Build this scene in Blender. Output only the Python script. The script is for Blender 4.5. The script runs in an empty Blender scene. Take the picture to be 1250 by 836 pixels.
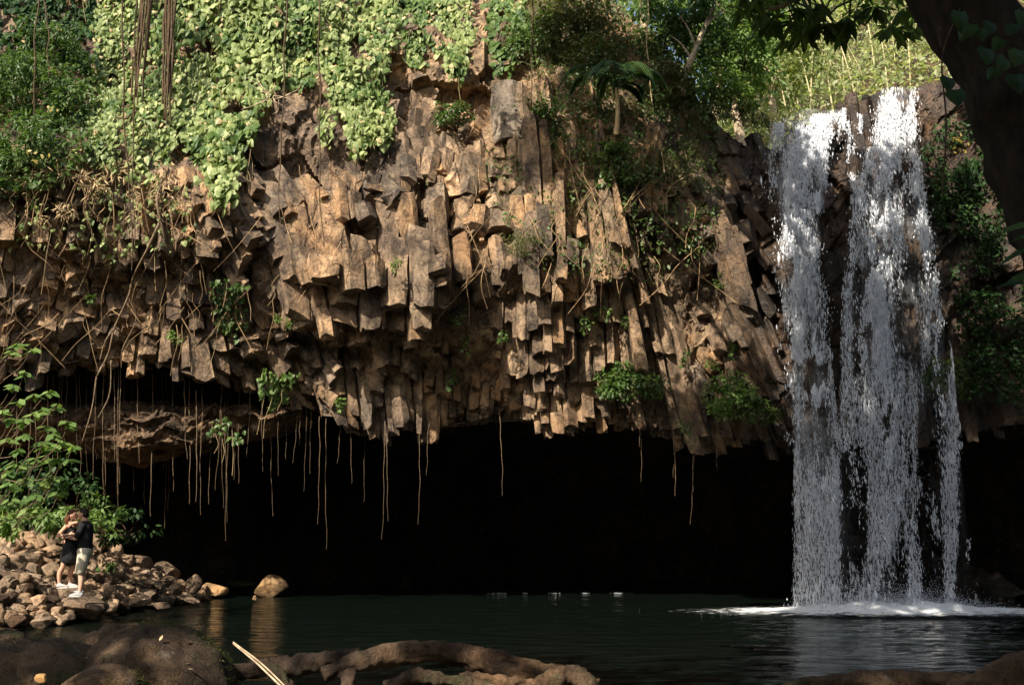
import bpy, math, random
import numpy as np
from mathutils import Vector
rad = math.radians
S = bpy.context.scene
COL = S.collection
rng = np.random.default_rng(7)
random.seed(7)

# ------------------------------------------------------------------ camera, world, sun, exposure
PITCH = rad(10.5); FPX = 1215.0; CAMZ = 2.0
cam_d = bpy.data.cameras.new('camera'); cam = bpy.data.objects.new('camera', cam_d); COL.objects.link(cam)
cam.location = (0, 0, CAMZ); cam.rotation_euler = (rad(90) + PITCH, 0, 0)
cam_d.lens = 35.0; cam_d.sensor_width = 36.0; cam_d.clip_start = 0.1; cam_d.clip_end = 1000
S.camera = cam
SUN_DIR = Vector((-0.44, -0.70, 0.64)).normalized()          # towards the sun
SUN_EL = math.asin(SUN_DIR.z); SUN_AZ = math.atan2(SUN_DIR.x, SUN_DIR.y)
w = bpy.data.worlds.new('World'); S.world = w; w.use_nodes = True
nt = w.node_tree; nt.nodes.clear()
sky = nt.nodes.new('ShaderNodeTexSky'); sky.sky_type = 'NISHITA'; sky.sun_disc = False
sky.sun_elevation = SUN_EL; sky.sun_rotation = SUN_AZ; sky.air_density = 1.3; sky.dust_density = 3.0
bg = nt.nodes.new('ShaderNodeBackground'); bg.inputs[1].default_value = 0.115
wo = nt.nodes.new('ShaderNodeOutputWorld')
nt.links.new(sky.outputs[0], bg.inputs[0]); nt.links.new(bg.outputs[0], wo.inputs[0])
sl = bpy.data.lights.new('sun', 'SUN'); sl.energy = 5.0; sl.angle = rad(0.5); sl.color = (1.0, 0.90, 0.75)
so = bpy.data.objects.new('sun', sl); COL.objects.link(so)
so.rotation_euler = (-SUN_DIR).to_track_quat('-Z', 'Y').to_euler(); so.location = (-20, -20, 40)
S.view_settings.view_transform = 'Standard'; S.view_settings.look = 'None'
S.view_settings.exposure = 0.92; S.view_settings.gamma = 1.0
S.render.engine = 'CYCLES'
S.cycles.max_bounces = 6; S.cycles.transparent_max_bounces = 32

def P(px, py, Y):
    a = (px - 625) / FPX; b = (418 - py) / FPX
    t = Y / (math.cos(PITCH) - b * math.sin(PITCH))
    return np.array([a * t, Y, CAMZ + t * (math.sin(PITCH) + b * math.cos(PITCH))])

# ------------------------------------------------------------------ noise
def _h(ix, iy, iz, seed):
    n = (ix.astype(np.int64) * 374761393 + iy.astype(np.int64) * 668265263 + iz.astype(np.int64) * 2147483647 + seed * 1274126177) & 0xffffffff
    n = ((n ^ (n >> 13)) * 1274126177) & 0xffffffff
    n = ((n ^ (n >> 16)) * 2246822519) & 0xffffffff
    n = n ^ (n >> 15)
    return (n & 0xffffff) / float(0xffffff) * 2 - 1
def vn(p, f=1.0, seed=0):
    p = np.asarray(p, float) * f + 1000.37
    i = np.floor(p).astype(np.int64); t = p - i; t = t * t * (3 - 2 * t)
    x, y, z = i[..., 0], i[..., 1], i[..., 2]; tx, ty, tz = t[..., 0], t[..., 1], t[..., 2]
    def L(a, b, t): return a + (b - a) * t
    return L(L(L(_h(x, y, z, seed), _h(x + 1, y, z, seed), tx), L(_h(x, y + 1, z, seed), _h(x + 1, y + 1, z, seed), tx), ty),
             L(L(_h(x, y, z + 1, seed), _h(x + 1, y, z + 1, seed), tx), L(_h(x, y + 1, z + 1, seed), _h(x + 1, y + 1, z + 1, seed), tx), ty), tz)
def fbm(p, f=1.0, o=4, seed=0):
    s = 0; a = 1; tot = 0
    for k in range(o):
        s = s + a * vn(p, f * 2 ** k, seed + k * 17); tot += a; a *= 0.5
    return s / tot
def v3(x, y, z):
    x, y, z = np.broadcast_arrays(np.asarray(x, float), np.asarray(y, float), np.asarray(z, float))
    return np.stack([x, y, z], -1)
def sm(a, b, x):
    t = np.clip((x - a) / (b - a), 0, 1); return t * t * (3 - 2 * t)

# ------------------------------------------------------------------ mesh helpers
def mesh(name, V, Fs, mat, smooth=False):
    """Fs: list of (n,k) index arrays"""
    V = np.asarray(V, np.float32).reshape(-1, 3)
    Fs = [np.asarray(f, np.int32) for f in (Fs if isinstance(Fs, (list, tuple)) else [Fs]) if len(f)]
    me = bpy.data.meshes.new(name)
    nl = sum(f.size for f in Fs); nf = sum(len(f) for f in Fs)
    me.vertices.add(len(V)); me.vertices.foreach_set('co', V.ravel())
    me.loops.add(nl); me.loops.foreach_set('vertex_index', np.concatenate([f.ravel() for f in Fs]))
    me.polygons.add(nf)
    st = []; tot = []; o = 0
    for f in Fs:
        st.append(o + np.arange(len(f)) * f.shape[1]); tot.append(np.full(len(f), f.shape[1])); o += f.size
    me.polygons.foreach_set('loop_start', np.concatenate(st).astype(np.int32))
    me.polygons.foreach_set('loop_total', np.concatenate(tot).astype(np.int32))
    me.polygons.foreach_set('use_smooth', np.full(nf, smooth, bool))
    me.update(calc_edges=True); me.validate()
    if mat: me.materials.append(mat)
    return me
def link(name, me, parent=None, loc=(0, 0, 0), rot=(0, 0, 0), scale=(1, 1, 1)):
    o = bpy.data.objects.new(name, me); COL.objects.link(o); o.location = loc; o.rotation_euler = rot; o.scale = scale
    if parent: o.parent = parent
    return o
def mk(name, V, Fs, mat, parent=None, smooth=False, kind=None):
    V = np.asarray(V, float).reshape(-1, 3)
    if parent is not None: V = V - np.array(WL[parent.name])
    o = link(name, mesh(name, V, Fs, mat, smooth), parent)
    if parent is None: WL[o.name] = (0, 0, 0)
    else: WL[o.name] = WL[parent.name]
    if kind: o['kind'] = kind
    return o
WL = {}
def thing(name, label, cat, loc=(0, 0, 0), group=None):
    o = link(name, None, None, loc); WL[o.name] = tuple(float(c) for c in loc)
    return tag(o, label, cat, group)
def tag(o, label, cat, group=None):
    o['label'] = label; o['category'] = cat
    if group: o['group'] = group
    return o
def solo(name, V, Fs, mat, label, cat, group=None, smooth=False):
    """one-mesh thing with its origin at its base centre"""
    V = np.asarray(V, float).reshape(-1, 3); c = V.mean(0); c[2] = V[:, 2].min()
    o = link(name, mesh(name, V - c, Fs, mat, smooth), None, c); WL[o.name] = tuple(c)
    return tag(o, label, cat, group)
class MB:
    def __init__(s): s.V = []; s.F = {}; s.n = 0
    def add(s, V, Fs):
        V = np.asarray(V, float).reshape(-1, 3)
        for f in (Fs if isinstance(Fs, (list, tuple)) else [Fs]):
            f = np.asarray(f)
            if len(f): s.F.setdefault(f.shape[1], []).append(f + s.n)
        s.V.append(V); s.n += len(V)
    def get(s): return np.concatenate(s.V), [np.concatenate(f) for f in s.F.values()]
    def build(s, name, mat, parent=None, smooth=False, kind=None):
        V, F = s.get(); return mk(name, V, F, mat, parent, smooth, kind)
def gridF(nu, nv):
    i = np.arange(nu - 1)[:, None]; j = np.arange(nv - 1)[None, :]; a = i * nv + j
    return np.stack([a, a + nv, a + nv + 1, a + 1], -1).reshape(-1, 4)
def ico(sub):
    import bmesh
    bm = bmesh.new(); bmesh.ops.create_icosphere(bm, subdivisions=sub, radius=1)
    V = np.array([v.co[:] for v in bm.verts]); F = np.array([[v.index for v in f.verts] for f in bm.faces]); bm.free()
    return V, F
ICO = {k: ico(k) for k in (1, 2, 3, 4, 5)}
def smoothpath(pts, n):
    pts = np.asarray(pts, float); m = len(pts)
    if m == 2: t = np.linspace(0, 1, n)[:, None]; return pts[0] * (1 - t) + pts[1] * t
    e = np.vstack([2 * pts[0] - pts[1], pts, 2 * pts[-1] - pts[-2]]); u = np.linspace(0, m - 1 - 1e-6, n); i = u.astype(int); t = (u - i)[:, None]
    p0, p1, p2, p3 = e[i], e[i + 1], e[i + 2], e[i + 3]
    return 0.5 * (2 * p1 + (p2 - p0) * t + (2 * p0 - 5 * p1 + 4 * p2 - p3) * t ** 2 + (3 * p1 - p0 - 3 * p2 + p3) * t ** 3)
def tube(path, r, sides=6, rough=0.0, rf=4.0, seed=0, cap=True):
    path = np.asarray(path, float); n = len(path); r = np.broadcast_to(np.asarray(r, float), (n,))
    T = np.gradient(path, axis=0); T /= np.linalg.norm(T, axis=1)[:, None] + 1e-9
    ref = np.array([0, 0, 1.]) if abs(T[:, 2]).mean() < 0.75 else np.array([0, 1., 0])
    A = np.cross(T, ref); A /= np.linalg.norm(A, axis=1)[:, None] + 1e-9; B = np.cross(T, A)
    th = np.arange(sides) / sides * 2 * math.pi
    D = A[:, None] * np.cos(th)[None, :, None] + B[:, None] * np.sin(th)[None, :, None]
    V = path[:, None] + D * r[:, None, None]
    if rough: V = V + D * (r[:, None, None] * rough * fbm(V, rf, 3, seed)[..., None])
    V = V.reshape(-1, 3)
    i = np.arange(n - 1)[:, None]; j = np.arange(sides)[None, :]; a = i * sides + j; b = i * sides + (j + 1) % sides
    F = [np.stack([a, b, b + sides, a + sides], -1).reshape(-1, 4)]
    if cap and sides > 4:
        V = np.vstack([V, path[:1], path[-1:]]); k = n * sides; jj = np.arange(sides); j2 = (jj + 1) % sides
        F.append(np.stack([jj * 0 + k, j2, jj], -1)); F.append(np.stack([jj * 0 + k + 1, (n - 1) * sides + jj, (n - 1) * sides + j2], -1))
    return V, F

# leaf templates: x lateral, y towards the tip, z normal
def T_heart():
    V = np.array([[0, 0, 0], [.30, -.14, -.05], [.50, .12, -.10], [.36, .55, -.12], [0, 1.0, -.16], [-.36, .55, -.12], [-.50, .12, -.10], [-.30, -.14, -.05], [0, .45, .04]])
    F = np.array([[0, 1, 8], [1, 2, 8], [2, 3, 8], [3, 4, 8], [4, 5, 8], [5, 6, 8], [6, 7, 8], [7, 0, 8]]); return V, F
def T_lance(wd=.16):
    V = np.array([[0, 0, 0], [wd, .3, -.04], [wd * .8, .65, -.10], [0, 1, -.22], [-wd * .8, .65, -.10], [-wd, .3, -.04], [0, .33, .02], [0, .66, -.05]])
    F = np.array([[0, 1, 6], [1, 2, 7], [1, 7, 6], [2, 3, 7], [3, 4, 7], [4, 5, 6], [4, 6, 7], [5, 0, 6]]); return V, F
def T_oval(wd=.28):
    V = np.array([[0, 0, 0], [wd, .38, -.05], [wd * .62, .75, -.1], [0, 1, -.14], [-wd * .62, .75, -.1], [-wd, .38, -.05]])
    F = np.array([[0, 1, 2], [0, 2, 3], [0, 3, 4], [0, 4, 5]]); return V, F
HEART, LANCE, OVAL, SLIM = T_heart(), T_lance(), T_oval(), T_lance(.07)
def leaves(pts, nrm, tip, size, T, mb=None):
    """pts,nrm,tip (N,3); size (N,)"""
    V0, F0 = T; N = len(pts)
    if N == 0: return (np.zeros((0, 3)), [np.zeros((0, 3), int)])
    tip = tip / (np.linalg.norm(tip, axis=1)[:, None] + 1e-9)
    x = np.cross(tip, nrm); x /= np.linalg.norm(x, axis=1)[:, None] + 1e-9; z = np.cross(x, tip)
    V = pts[:, None] + size[:, None, None] * (x[:, None] * V0[None, :, :1] + tip[:, None] * V0[None, :, 1:2] + z[:, None] * V0[None, :, 2:3])
    F = (F0[None] + (np.arange(N) * len(V0))[:, None, None]).reshape(-1, F0.shape[1])
    if mb is not None: mb.add(V, F)
    return V.reshape(-1, 3), [F]
def rdir(n):
    d = rng.normal(size=(n, 3)); return d / np.linalg.norm(d, axis=1)[:, None]

# ------------------------------------------------------------------ materials
class M:
    def __init__(s, name):
        s.m = bpy.data.materials.new(name); s.m.use_nodes = True; s.t = s.m.node_tree; s.t.nodes.clear()
        s.out = s.n('OutputMaterial')
    def n(s, typ, **k):
        nd = s.t.nodes.new('ShaderNode' + typ)
        for a, b in k.items(): setattr(nd, a, b)
        return nd
    def l(s, a, b): s.t.links.new(a, b)
    def coord(s, kind='Object', scale=(1, 1, 1)):
        if kind == 'World': g = s.n('NewGeometry').outputs['Position']
        else: g = s.n('TexCoord').outputs[kind]
        mp = s.n('Mapping'); mp.inputs['Scale'].default_value = scale; s.l(g, mp.inputs[0]); return mp.outputs[0]
    def noise(s, vec, scale, detail=5, rough=.6, dist=0):
        n = s.n('TexNoise'); n.inputs['Scale'].default_value = scale; n.inputs['Detail'].default_value = detail
        n.inputs['Roughness'].default_value = rough; n.inputs['Distortion'].default_value = dist; s.l(vec, n.inputs['Vector']); return n.outputs[0]
    def ramp(s, fac, stops, interp='LINEAR'):
        r = s.n('ValToRGB'); r.color_ramp.interpolation = interp; e = r.color_ramp.elements
        while len(e) < len(stops): e.new(0.5)
        for i, (p, c) in enumerate(stops): e[i].position = p; e[i].color = (*c, 1) if len(c) == 3 else c
        s.l(fac, r.inputs[0]); return r.outputs[0]
    def mix(s, fac, a, b, mode='MIX'):
        m = s.n('Mix', data_type='RGBA', blend_type=mode)
        for sock, v in ((m.inputs[0], fac), (m.inputs[6], a), (m.inputs[7], b)):
            if hasattr(v, 'node'): s.l(v, sock)
            else: sock.default_value = v if isinstance(v, (int, float)) else (*v, 1)
        return m.outputs[2]
    def math(s, op, a, b=0.0, c=None):
        m = s.n('Math', operation=op)
        for i, v in enumerate((a, b) if c is None else (a, b, c)):
            if hasattr(v, 'node'): s.l(v, m.inputs[i])
            else: m.inputs[i].default_value = v
        return m.outputs[0]
    def bump(s, h, strength=.5, dist=.02, prev=None):
        b = s.n('Bump'); b.inputs['Strength'].default_value = strength; b.inputs['Distance'].default_value = dist; s.l(h, b.inputs['Height'])
        if prev is not None: s.l(prev, b.inputs['Normal'])
        return b.outputs[0]
    def bsdf(s, color, rough=.8, normal=None, spec=.3, **k):
        p = s.n('BsdfPrincipled')
        for sock, v in ((p.inputs['Base Color'], color), (p.inputs['Roughness'], rough), (p.inputs['Specular IOR Level'], spec)):
            if hasattr(v, 'node'): s.l(v, sock)
            else: sock.default_value = v if isinstance(v, (int, float)) else (*v, 1)
        for a, v in k.items(): p.inputs[a.replace('_', ' ')].default_value = v
        if normal is not None: s.l(normal, p.inputs['Normal'])
        s.l(p.outputs[0], s.out.inputs[0]); return p

def rock_mat(name, tan, mid, dark, wet=False, green=(.05, .06, .02), gamt=.5, hf=1.0, wetx=False):
    m = M(name); co = m.coord('World')
    a = m.noise(co, .55, 4, .6, .4); b = m.noise(m.coord('World', (1, 1, .75)), 2.8, 7, .72, .6); c = m.noise(co, 16 * hf, 6, .7)
    col = m.ramp(b, [(.34, dark), (.48, mid), (.60, tan), (.80, tuple(min(1, x * 1.2) for x in tan))])
    col2 = m.ramp(a, [(.36, (.42, .42, .46)), (.50, (.85, .85, .86)), (.62, (1.08, .98, .88))])
    col = m.mix(1.0, col, col2, 'MULTIPLY')
    ri = m.n('NewGeometry').outputs['Random Per Island']
    col = m.mix(1.0, col, m.ramp(ri, [(0, (.62, .64, .68)), (.5, (1, .96, .92)), (1, (1.2, 1.02, .82))]), 'MULTIPLY')
    lich = m.ramp(m.noise(co, 6, 5, .72), [(.60, (0, 0, 0)), (.70, (1, 1, 1))])
    col = m.mix(m.math('MULTIPLY', lich, .35), col, (.33, .31, .26))
    fine = m.ramp(c, [(.30, (.55, .5, .48)), (.55, (1, 1, 1)), (.72, (1.15, 1.12, 1.05))])
    col = m.mix(.8, col, fine, 'MULTIPLY')
    mm = m.ramp(m.noise(co, 1.5, 6, .7), [(.56, (0, 0, 0)), (.68, (1, 1, 1))])
    col = m.mix(m.math('MULTIPLY', mm, gamt), col, green)
    vo = m.n('TexVoronoi', feature='DISTANCE_TO_EDGE'); vo.inputs['Scale'].default_value = 2.3 * hf
    wv = m.n('VectorMath', operation='ADD'); nzc = m.n('TexNoise'); nzc.inputs['Scale'].default_value = 3.0; nzc.inputs['Detail'].default_value = 4; m.l(co, nzc.inputs['Vector'])
    vs = m.n('VectorMath', operation='SCALE'); vs.inputs['Scale'].default_value = .35; m.l(nzc.outputs[1], vs.inputs[0]); m.l(co, wv.inputs[0]); m.l(vs.outputs[0], wv.inputs[1]); m.l(wv.outputs[0], vo.inputs['Vector'])
    crack = m.ramp(vo.outputs['Distance'], [(0, (.30, .28, .26)), (.035, (1, 1, 1))]); col = m.mix(.45, col, crack, 'MULTIPLY')
    stain = m.ramp(m.noise(m.coord('World', (1, 1, .3)), .9, 5, .7, .5), [(.38, (.42, .40, .40)), (.52, (1, 1, 1))]); col = m.mix(.8, col, stain, 'MULTIPLY')
    rough = .85; spec = .25
    if wetx:                                   # rock that the falls keep wet
        sx = m.n('SeparateXYZ'); m.l(m.n('NewGeometry').outputs['Position'], sx.inputs[0])
        nx = m.math('ADD', sx.outputs[0], m.math('MULTIPLY', a, 2.4))
        f = m.n('MapRange'); f.inputs[1].default_value = 5.9; f.inputs[2].default_value = 8.0; m.l(nx, f.inputs[0])
        col = m.mix(f.outputs[0], col, m.mix(1.0, col, (.26, .25, .27), 'MULTIPLY'))
        r = m.n('MapRange'); r.inputs[3].default_value = .85; r.inputs[4].default_value = .38; m.l(f.outputs[0], r.inputs[0]); rough = r.outputs[0]; spec = .4
    h = m.math('ADD', m.math('MULTIPLY', b, 1.2), m.math('MULTIPLY', c, .6))
    nb = m.bump(h, .75, .09)
    nb = m.bump(crack, .6, .03, nb)
    nb = m.bump(m.noise(co, 45, 4, .7), .5, .012, nb)
    m.bsdf(col, rough if not wet else .3, nb, spec); return m.m
MAT = {}
MAT['rock'] = rock_mat('basalt', (.50, .375, .245), (.27, .20, .135), (.04, .031, .025), wetx=True, gamt=.25)
MAT['strata'] = rock_mat('rough_lava', (.34, .245, .165), (.17, .12, .08), (.03, .023, .017), gamt=.3, hf=1.6)
MAT['cave'] = rock_mat('cave_rock', (.05, .04, .03), (.028, .022, .018), (.010, .009, .008), gamt=.3)  # near-black tones: the darkness of the cave is put into the colour
MAT['boulder'] = rock_mat('shore_rock', (.45, .375, .30), (.31, .255, .20), (.10, .08, .065), gamt=.12, hf=1.6)
MAT['boulder_dark'] = rock_mat('dark_shore_rock', (.12, .085, .06), (.07, .05, .038), (.02, .016, .013), gamt=.3, hf=1.6)
MAT['boulder_pale'] = rock_mat('pale_shore_rock', (.52, .40, .25), (.42, .31, .19), (.2, .15, .09), gamt=.1, hf=1.6)
MAT['mossrock'] = rock_mat('mossy_rock', (.05, .05, .03), (.03, .032, .016), (.012, .012, .009), green=(.03, .05, .012), gamt=.9)  # mossy, and kept this dark so the colour carries the cave bank's shade
MAT['soil'] = rock_mat('soil', (.13, .09, .055), (.08, .06, .035), (.03, .025, .015), green=(.05, .07, .02), gamt=.9)

def leaf_mat(name, cols, trans=.35, rough=.45, spec=.4, obj_rand=True):
    m = M(name)
    ri = m.n('NewGeometry').outputs['Random Per Island']
    oi = m.n('ObjectInfo').outputs['Random']
    f = m.math('FRACT', m.math('ADD', ri, oi))
    n = len(cols); col = m.ramp(f, [(i / (n - 1), c) for i, c in enumerate(cols)])
    nz = m.noise(m.coord('World'), 1.3, 3, .6)
    col = m.mix(1.0, col, m.ramp(nz, [(.35, (.72, .78, .7)), (.65, (1.18, 1.15, 1.1))]), 'MULTIPLY')
    p = m.bsdf(col, rough, None, spec)
    t = m.n('BsdfTranslucent'); m.l(m.mix(1.0, col, (1.25, 1.35, .6), 'MULTIPLY'), t.inputs[0])
    mx = m.n('MixShader'); mx.inputs[0].default_value = trans
    m.l(p.outputs[0], mx.inputs[1]); m.l(t.outputs[0], mx.inputs[2]); m.l(mx.outputs[0], m.out.inputs[0]); return m.m
MAT['vine'] = leaf_mat('vine_leaf', [(.12, .17, .045), (.19, .24, .085), (.27, .32, .13), (.35, .40, .19), (.16, .21, .07)], .30, .5, .3)
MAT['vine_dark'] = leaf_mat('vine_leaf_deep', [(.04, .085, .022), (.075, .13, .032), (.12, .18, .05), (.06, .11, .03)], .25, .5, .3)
MAT['leaf_bright'] = leaf_mat('bright_leaf', [(.10, .18, .05), (.15, .24, .07), (.22, .31, .10), (.12, .20, .06)], .45)
MAT['leaf_mid'] = leaf_mat('mid_leaf', [(.045, .095, .022), (.08, .14, .032), (.11, .16, .05), (.05, .11, .03)], .35)
MAT['leaf_olive'] = leaf_mat('olive_leaf', [(.10, .11, .035), (.15, .15, .05), (.08, .12, .035), (.18, .15, .07)], .35)
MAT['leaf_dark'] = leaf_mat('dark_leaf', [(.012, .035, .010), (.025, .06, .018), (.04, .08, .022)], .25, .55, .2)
MAT['leaf_far'] = leaf_mat('far_leaf', [(.20, .26, .11), (.30, .34, .16), (.40, .42, .23), (.24, .30, .12)], .5)
MAT['leaf_yellow'] = leaf_mat('yellow_leaf', [(.30, .22, .04), (.26, .22, .05), (.36, .28, .07)], .4)
def simple(name, a, b, sc=8, rough=.85, spec=.2, bump=.4, bd=.01, stretch=(1, 1, 1)):
    m = M(name); co = m.coord('World', stretch); n = m.noise(co, sc, 5, .65)
    m.bsdf(m.ramp(n, [(.32, a), (.66, b)]), rough, m.bump(n, bump, bd), spec); return m.m
MAT['dry'] = simple('dry_root', (.20, .12, .06), (.46, .32, .18), 10, stretch=(1, 1, .3))
MAT['twig'] = simple('pale_twig', (.26, .19, .12), (.52, .42, .29), 10)
MAT['liana'] = simple('dark_liana', (.035, .024, .014), (.10, .065, .035), 12)
MAT['bamboo'] = simple('cane', (.42, .36, .20), (.60, .53, .32), 3)
MAT['straw'] = simple('dry_straw', (.30, .21, .11), (.55, .42, .24), 5)

# ------------------------------------------------------------------ the cliff as a surface
_lp = [(-300, 455), (0, 452), (60, 468), (120, 452), (160, 448), (200, 452), (250, 458), (310, 470), (350, 492), (400, 512), (440, 524), (520, 524), (600, 513), (640, 512), (680, 520),
       (720, 508), (760, 508), (800, 520), (840, 531), (900, 533), (950, 540), (1050, 540), (1150, 528), (1250, 522), (1500, 520)]
LIPX = np.array([P(x, y, 25.8)[0] for x, y in _lp]); LIPZ = np.array([P(x, y, 25.8)[2] for x, y in _lp])
def lipZ(X): return np.interp(X, LIPX, LIPZ)
def lipY(X):
    X = np.asarray(X, float)
    b = np.interp(X, [-40, -24, -14, -9, -4, 0, 4, 7, 12, 16, 24, 40], [12, 22.5, 24.0, 25.2, 26.0, 26.6, 27.0, 27.0, 26.8, 25.5, 16, -2])
    return b
def topZ(X): return np.interp(X, [-40, 0, 2.0, 3.6, 4.8, 5.8, 6.5, 7.4, 8.2, 8.8, 9.4, 10.3, 10.9, 11.6, 14, 20, 40], [17, 22, 19.5, 16.8, 14.6, 13.1, 12.75, 12.6, 12.7, 13.0, 13.4, 13.6, 14.2, 14.4, 15, 19, 22])
def cliffY(X, Z):
    X = np.asarray(X, float); Z = np.asarray(Z, float)
    k = 1 - sm(3.5, 7.5, X)
    a = np.interp(Z, [4, 5.2, 7.0, 8.6, 10.0, 11.2, 12.8, 14.5, 17, 24], [0, -.3, -1.0, -1.65, -1.95, -1.55, -.9, -.4, .9, 5.0])
    b = np.interp(Z, [4, 5.2, 7.0, 9.5, 12.5, 14.5, 20], [0, -.2, -.5, -.7, -.2, .2, 2.0])
    y = lipY(X) + a * k + b * (1 - k)
    q = v3(X, X * 0, Z)
    y = y + .75 * vn(q, .33, 3) + .35 * vn(q, .8, 5)
    bul = np.exp(-((X + 3.3) / 1.5) ** 4) * sm(6.55, 6.75, Z) * (1 - sm(8.0, 9.4, Z)); y = y - .95 * bul
    bul = np.exp(-((X + 8.6) / 2.2) ** 4) * sm(8.2, 8.4, Z) * (1 - sm(9.2, 10.6, Z)); y = y - .5 * bul
    bul = np.exp(-((X - 1.2) / 1.6) ** 4) * sm(7.7, 7.9, Z) * (1 - sm(8.7, 9.9, Z)); y = y - .55 * bul
    return y
def tiltx(u): return np.interp(u, [-16, -11, -8.5, -5.6, -3.6, -2, 1, 3, 5, 7, 10], [.05, .05, -.06, -.42, -.16, -.03, -.04, -.12, -.30, -.34, -.10])
ZC = 5.0
def warp(V):
    u = V[:, 0]; z = V[:, 2]
    x = u + tiltx(u) * (z - ZC) + .16 * vn(V * (1, 1, .6), .55, 31)
    y = V[:, 1] + .16 * vn(V * (1, 1, .6), .5, 37)
    return v3(x, y, z)

# backing rock face
def rocky(X, Z, amp=.35, seed=11):
    q = v3(X, 0, Z)
    r = amp * fbm(q, .9, 4, seed)
    st = vn(q * (1, 1, .35), 1.7, seed + 5); r = r + .16 * np.round(st * 3) / 3
    return r
def facets(X, Z, seed, sx=.75, sz=1.0, amp=.22, tilt=.45):
    r_ = np.random.default_rng(seed); n = int(62 * 22 / (sx * sz)); c = np.column_stack([r_.uniform(-32, 30, n), r_.uniform(2, 24, n)])
    h = r_.uniform(-amp, amp, n); g = r_.uniform(-tilt, tilt, (n, 2)); g[:, 1] -= tilt * .3
    q = np.column_stack([X.ravel(), Z.ravel()]); q = q + .22 * np.column_stack([vn(v3(X.ravel(), 0, Z.ravel()), 1.3, seed), vn(v3(X.ravel(), 0, Z.ravel()), 1.3, seed + 1)])
    o = np.zeros(len(q))
    order = np.argsort(q[:, 0]); step = 2500
    for a in range(0, len(q), step):
        ix = order[a:a + step]; qq = q[ix]; m = (c[:, 0] > qq[:, 0].min() - 2.5) & (c[:, 0] < qq[:, 0].max() + 2.5); k = np.nonzero(m)[0]
        dd = ((qq[:, None, 0] - c[k][None, :, 0]) / sx) ** 2 + ((qq[:, None, 1] - c[k][None, :, 1]) / sz) ** 2
        b = k[dd.argmin(1)]; o[ix] = h[b] + ((qq - c[b]) * g[b]).sum(1)
    return o.reshape(X.shape)
xs = np.concatenate([np.linspace(-32, -15, 60)[:-1], np.linspace(-15, 15, 560), np.linspace(15, 30, 60)[1:]])
nz_ = 200
Vb = []
tt = np.linspace(0, 1, nz_)
X = np.repeat(xs[:, None], nz_, 1); LZ = lipZ(X) + .1; TZ = topZ(X); Z = LZ + (TZ - LZ) * tt[None]
rec = .58 * (1 - sm(6.4, 7.8, X)) * (1 - sm(9.6, 12.2, Z + .8 * vn(v3(X, 0, Z), .5, 4))) + .55 * sm(10.6, 11.4, X) * (1 - sm(6.6, 7.2, Z)) - .12
rec = np.where((X > -3.2) & (X < .6) & (Z > 10.8) & (Z < 14), .45, rec)
Yb = cliffY(X, Z) + rec + rocky(X, Z, .16) + facets(X, Z, 5) + facets(X, Z, 6, .35, .5, .07, .3)
Vb = v3(X, Yb, Z)
Vb[..., 2] += .2 * fbm(v3(X, 0, Z), 1.1, 3, 77) * np.sin(np.pi * tt)[None]
cliff = mk('cliff', Vb, gridF(len(xs), nz_), MAT['rock'], kind='structure')

# basalt columns: Voronoi prisms, bottoms and tops follow the cliff surface
seeds = []
rows = [(v_, float(np.interp(v_, [-3.2, -1.8, -.6, .2, .9], [.52, .43, .32, .29, .42]))) for v_ in (-3.2, -2.86, -2.54, -2.24, -1.95, -1.68, -1.42, -1.18, -.95, -.73, -.52, -.31, -.10, .12, .36, .62, .9)]
for v, sp in rows:
    u = -15.5 + random.random() * sp
    while u < 15.0:
        s2 = sp * (1.0 if u > -4 else 1.35) * random.uniform(.7, 1.3)
        seeds.append((u + random.uniform(-.25, .25) * s2, v + random.uniform(-.25, .25) * sp, s2)); u += s2
SD = np.array(seeds)
def clip(poly, n, d):
    out = []; k = len(poly)
    for i in range(k):
        a = poly[i]; b = poly[(i + 1) % k]; da = a[0] * n[0] + a[1] * n[1] - d; db = b[0] * n[0] + b[1] * n[1] - d
        if da <= 0: out.append(a)
        if (da < 0) != (db < 0):
            t = da / (da - db); out.append((a[0] + (b[0] - a[0]) * t, a[1] + (b[1] - a[1]) * t))
    return out
def cellpoly(i, shrink=.012):
    c = SD[i, :2]; d2 = ((SD[:, :2] - c) ** 2).sum(1); nb = np.argsort(d2)[1:16]
    R = .37 * (1.2 if c[0] < -5.5 else 1.0); poly = [(c[0] + R * math.cos(a), c[1] + R * math.sin(a)) for a in np.arange(8) * math.pi / 4 + .3]
    for j in nb:
        n = SD[j, :2] - c; L = math.hypot(*n)
        if L > 2.2: break
        n = n / L; poly = clip(poly, n, float(n @ c) + L / 2 - shrink)
        if len(poly) < 3: return None
    # drop tiny edges
    p2 = [q for k, q in enumerate(poly) if math.hypot(q[0] - poly[k - 1][0], q[1] - poly[k - 1][1]) > .07]
    return p2 if len(p2) >= 3 else None
cols = []
zz = np.arange(3.2, 14.6, .06)
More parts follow.
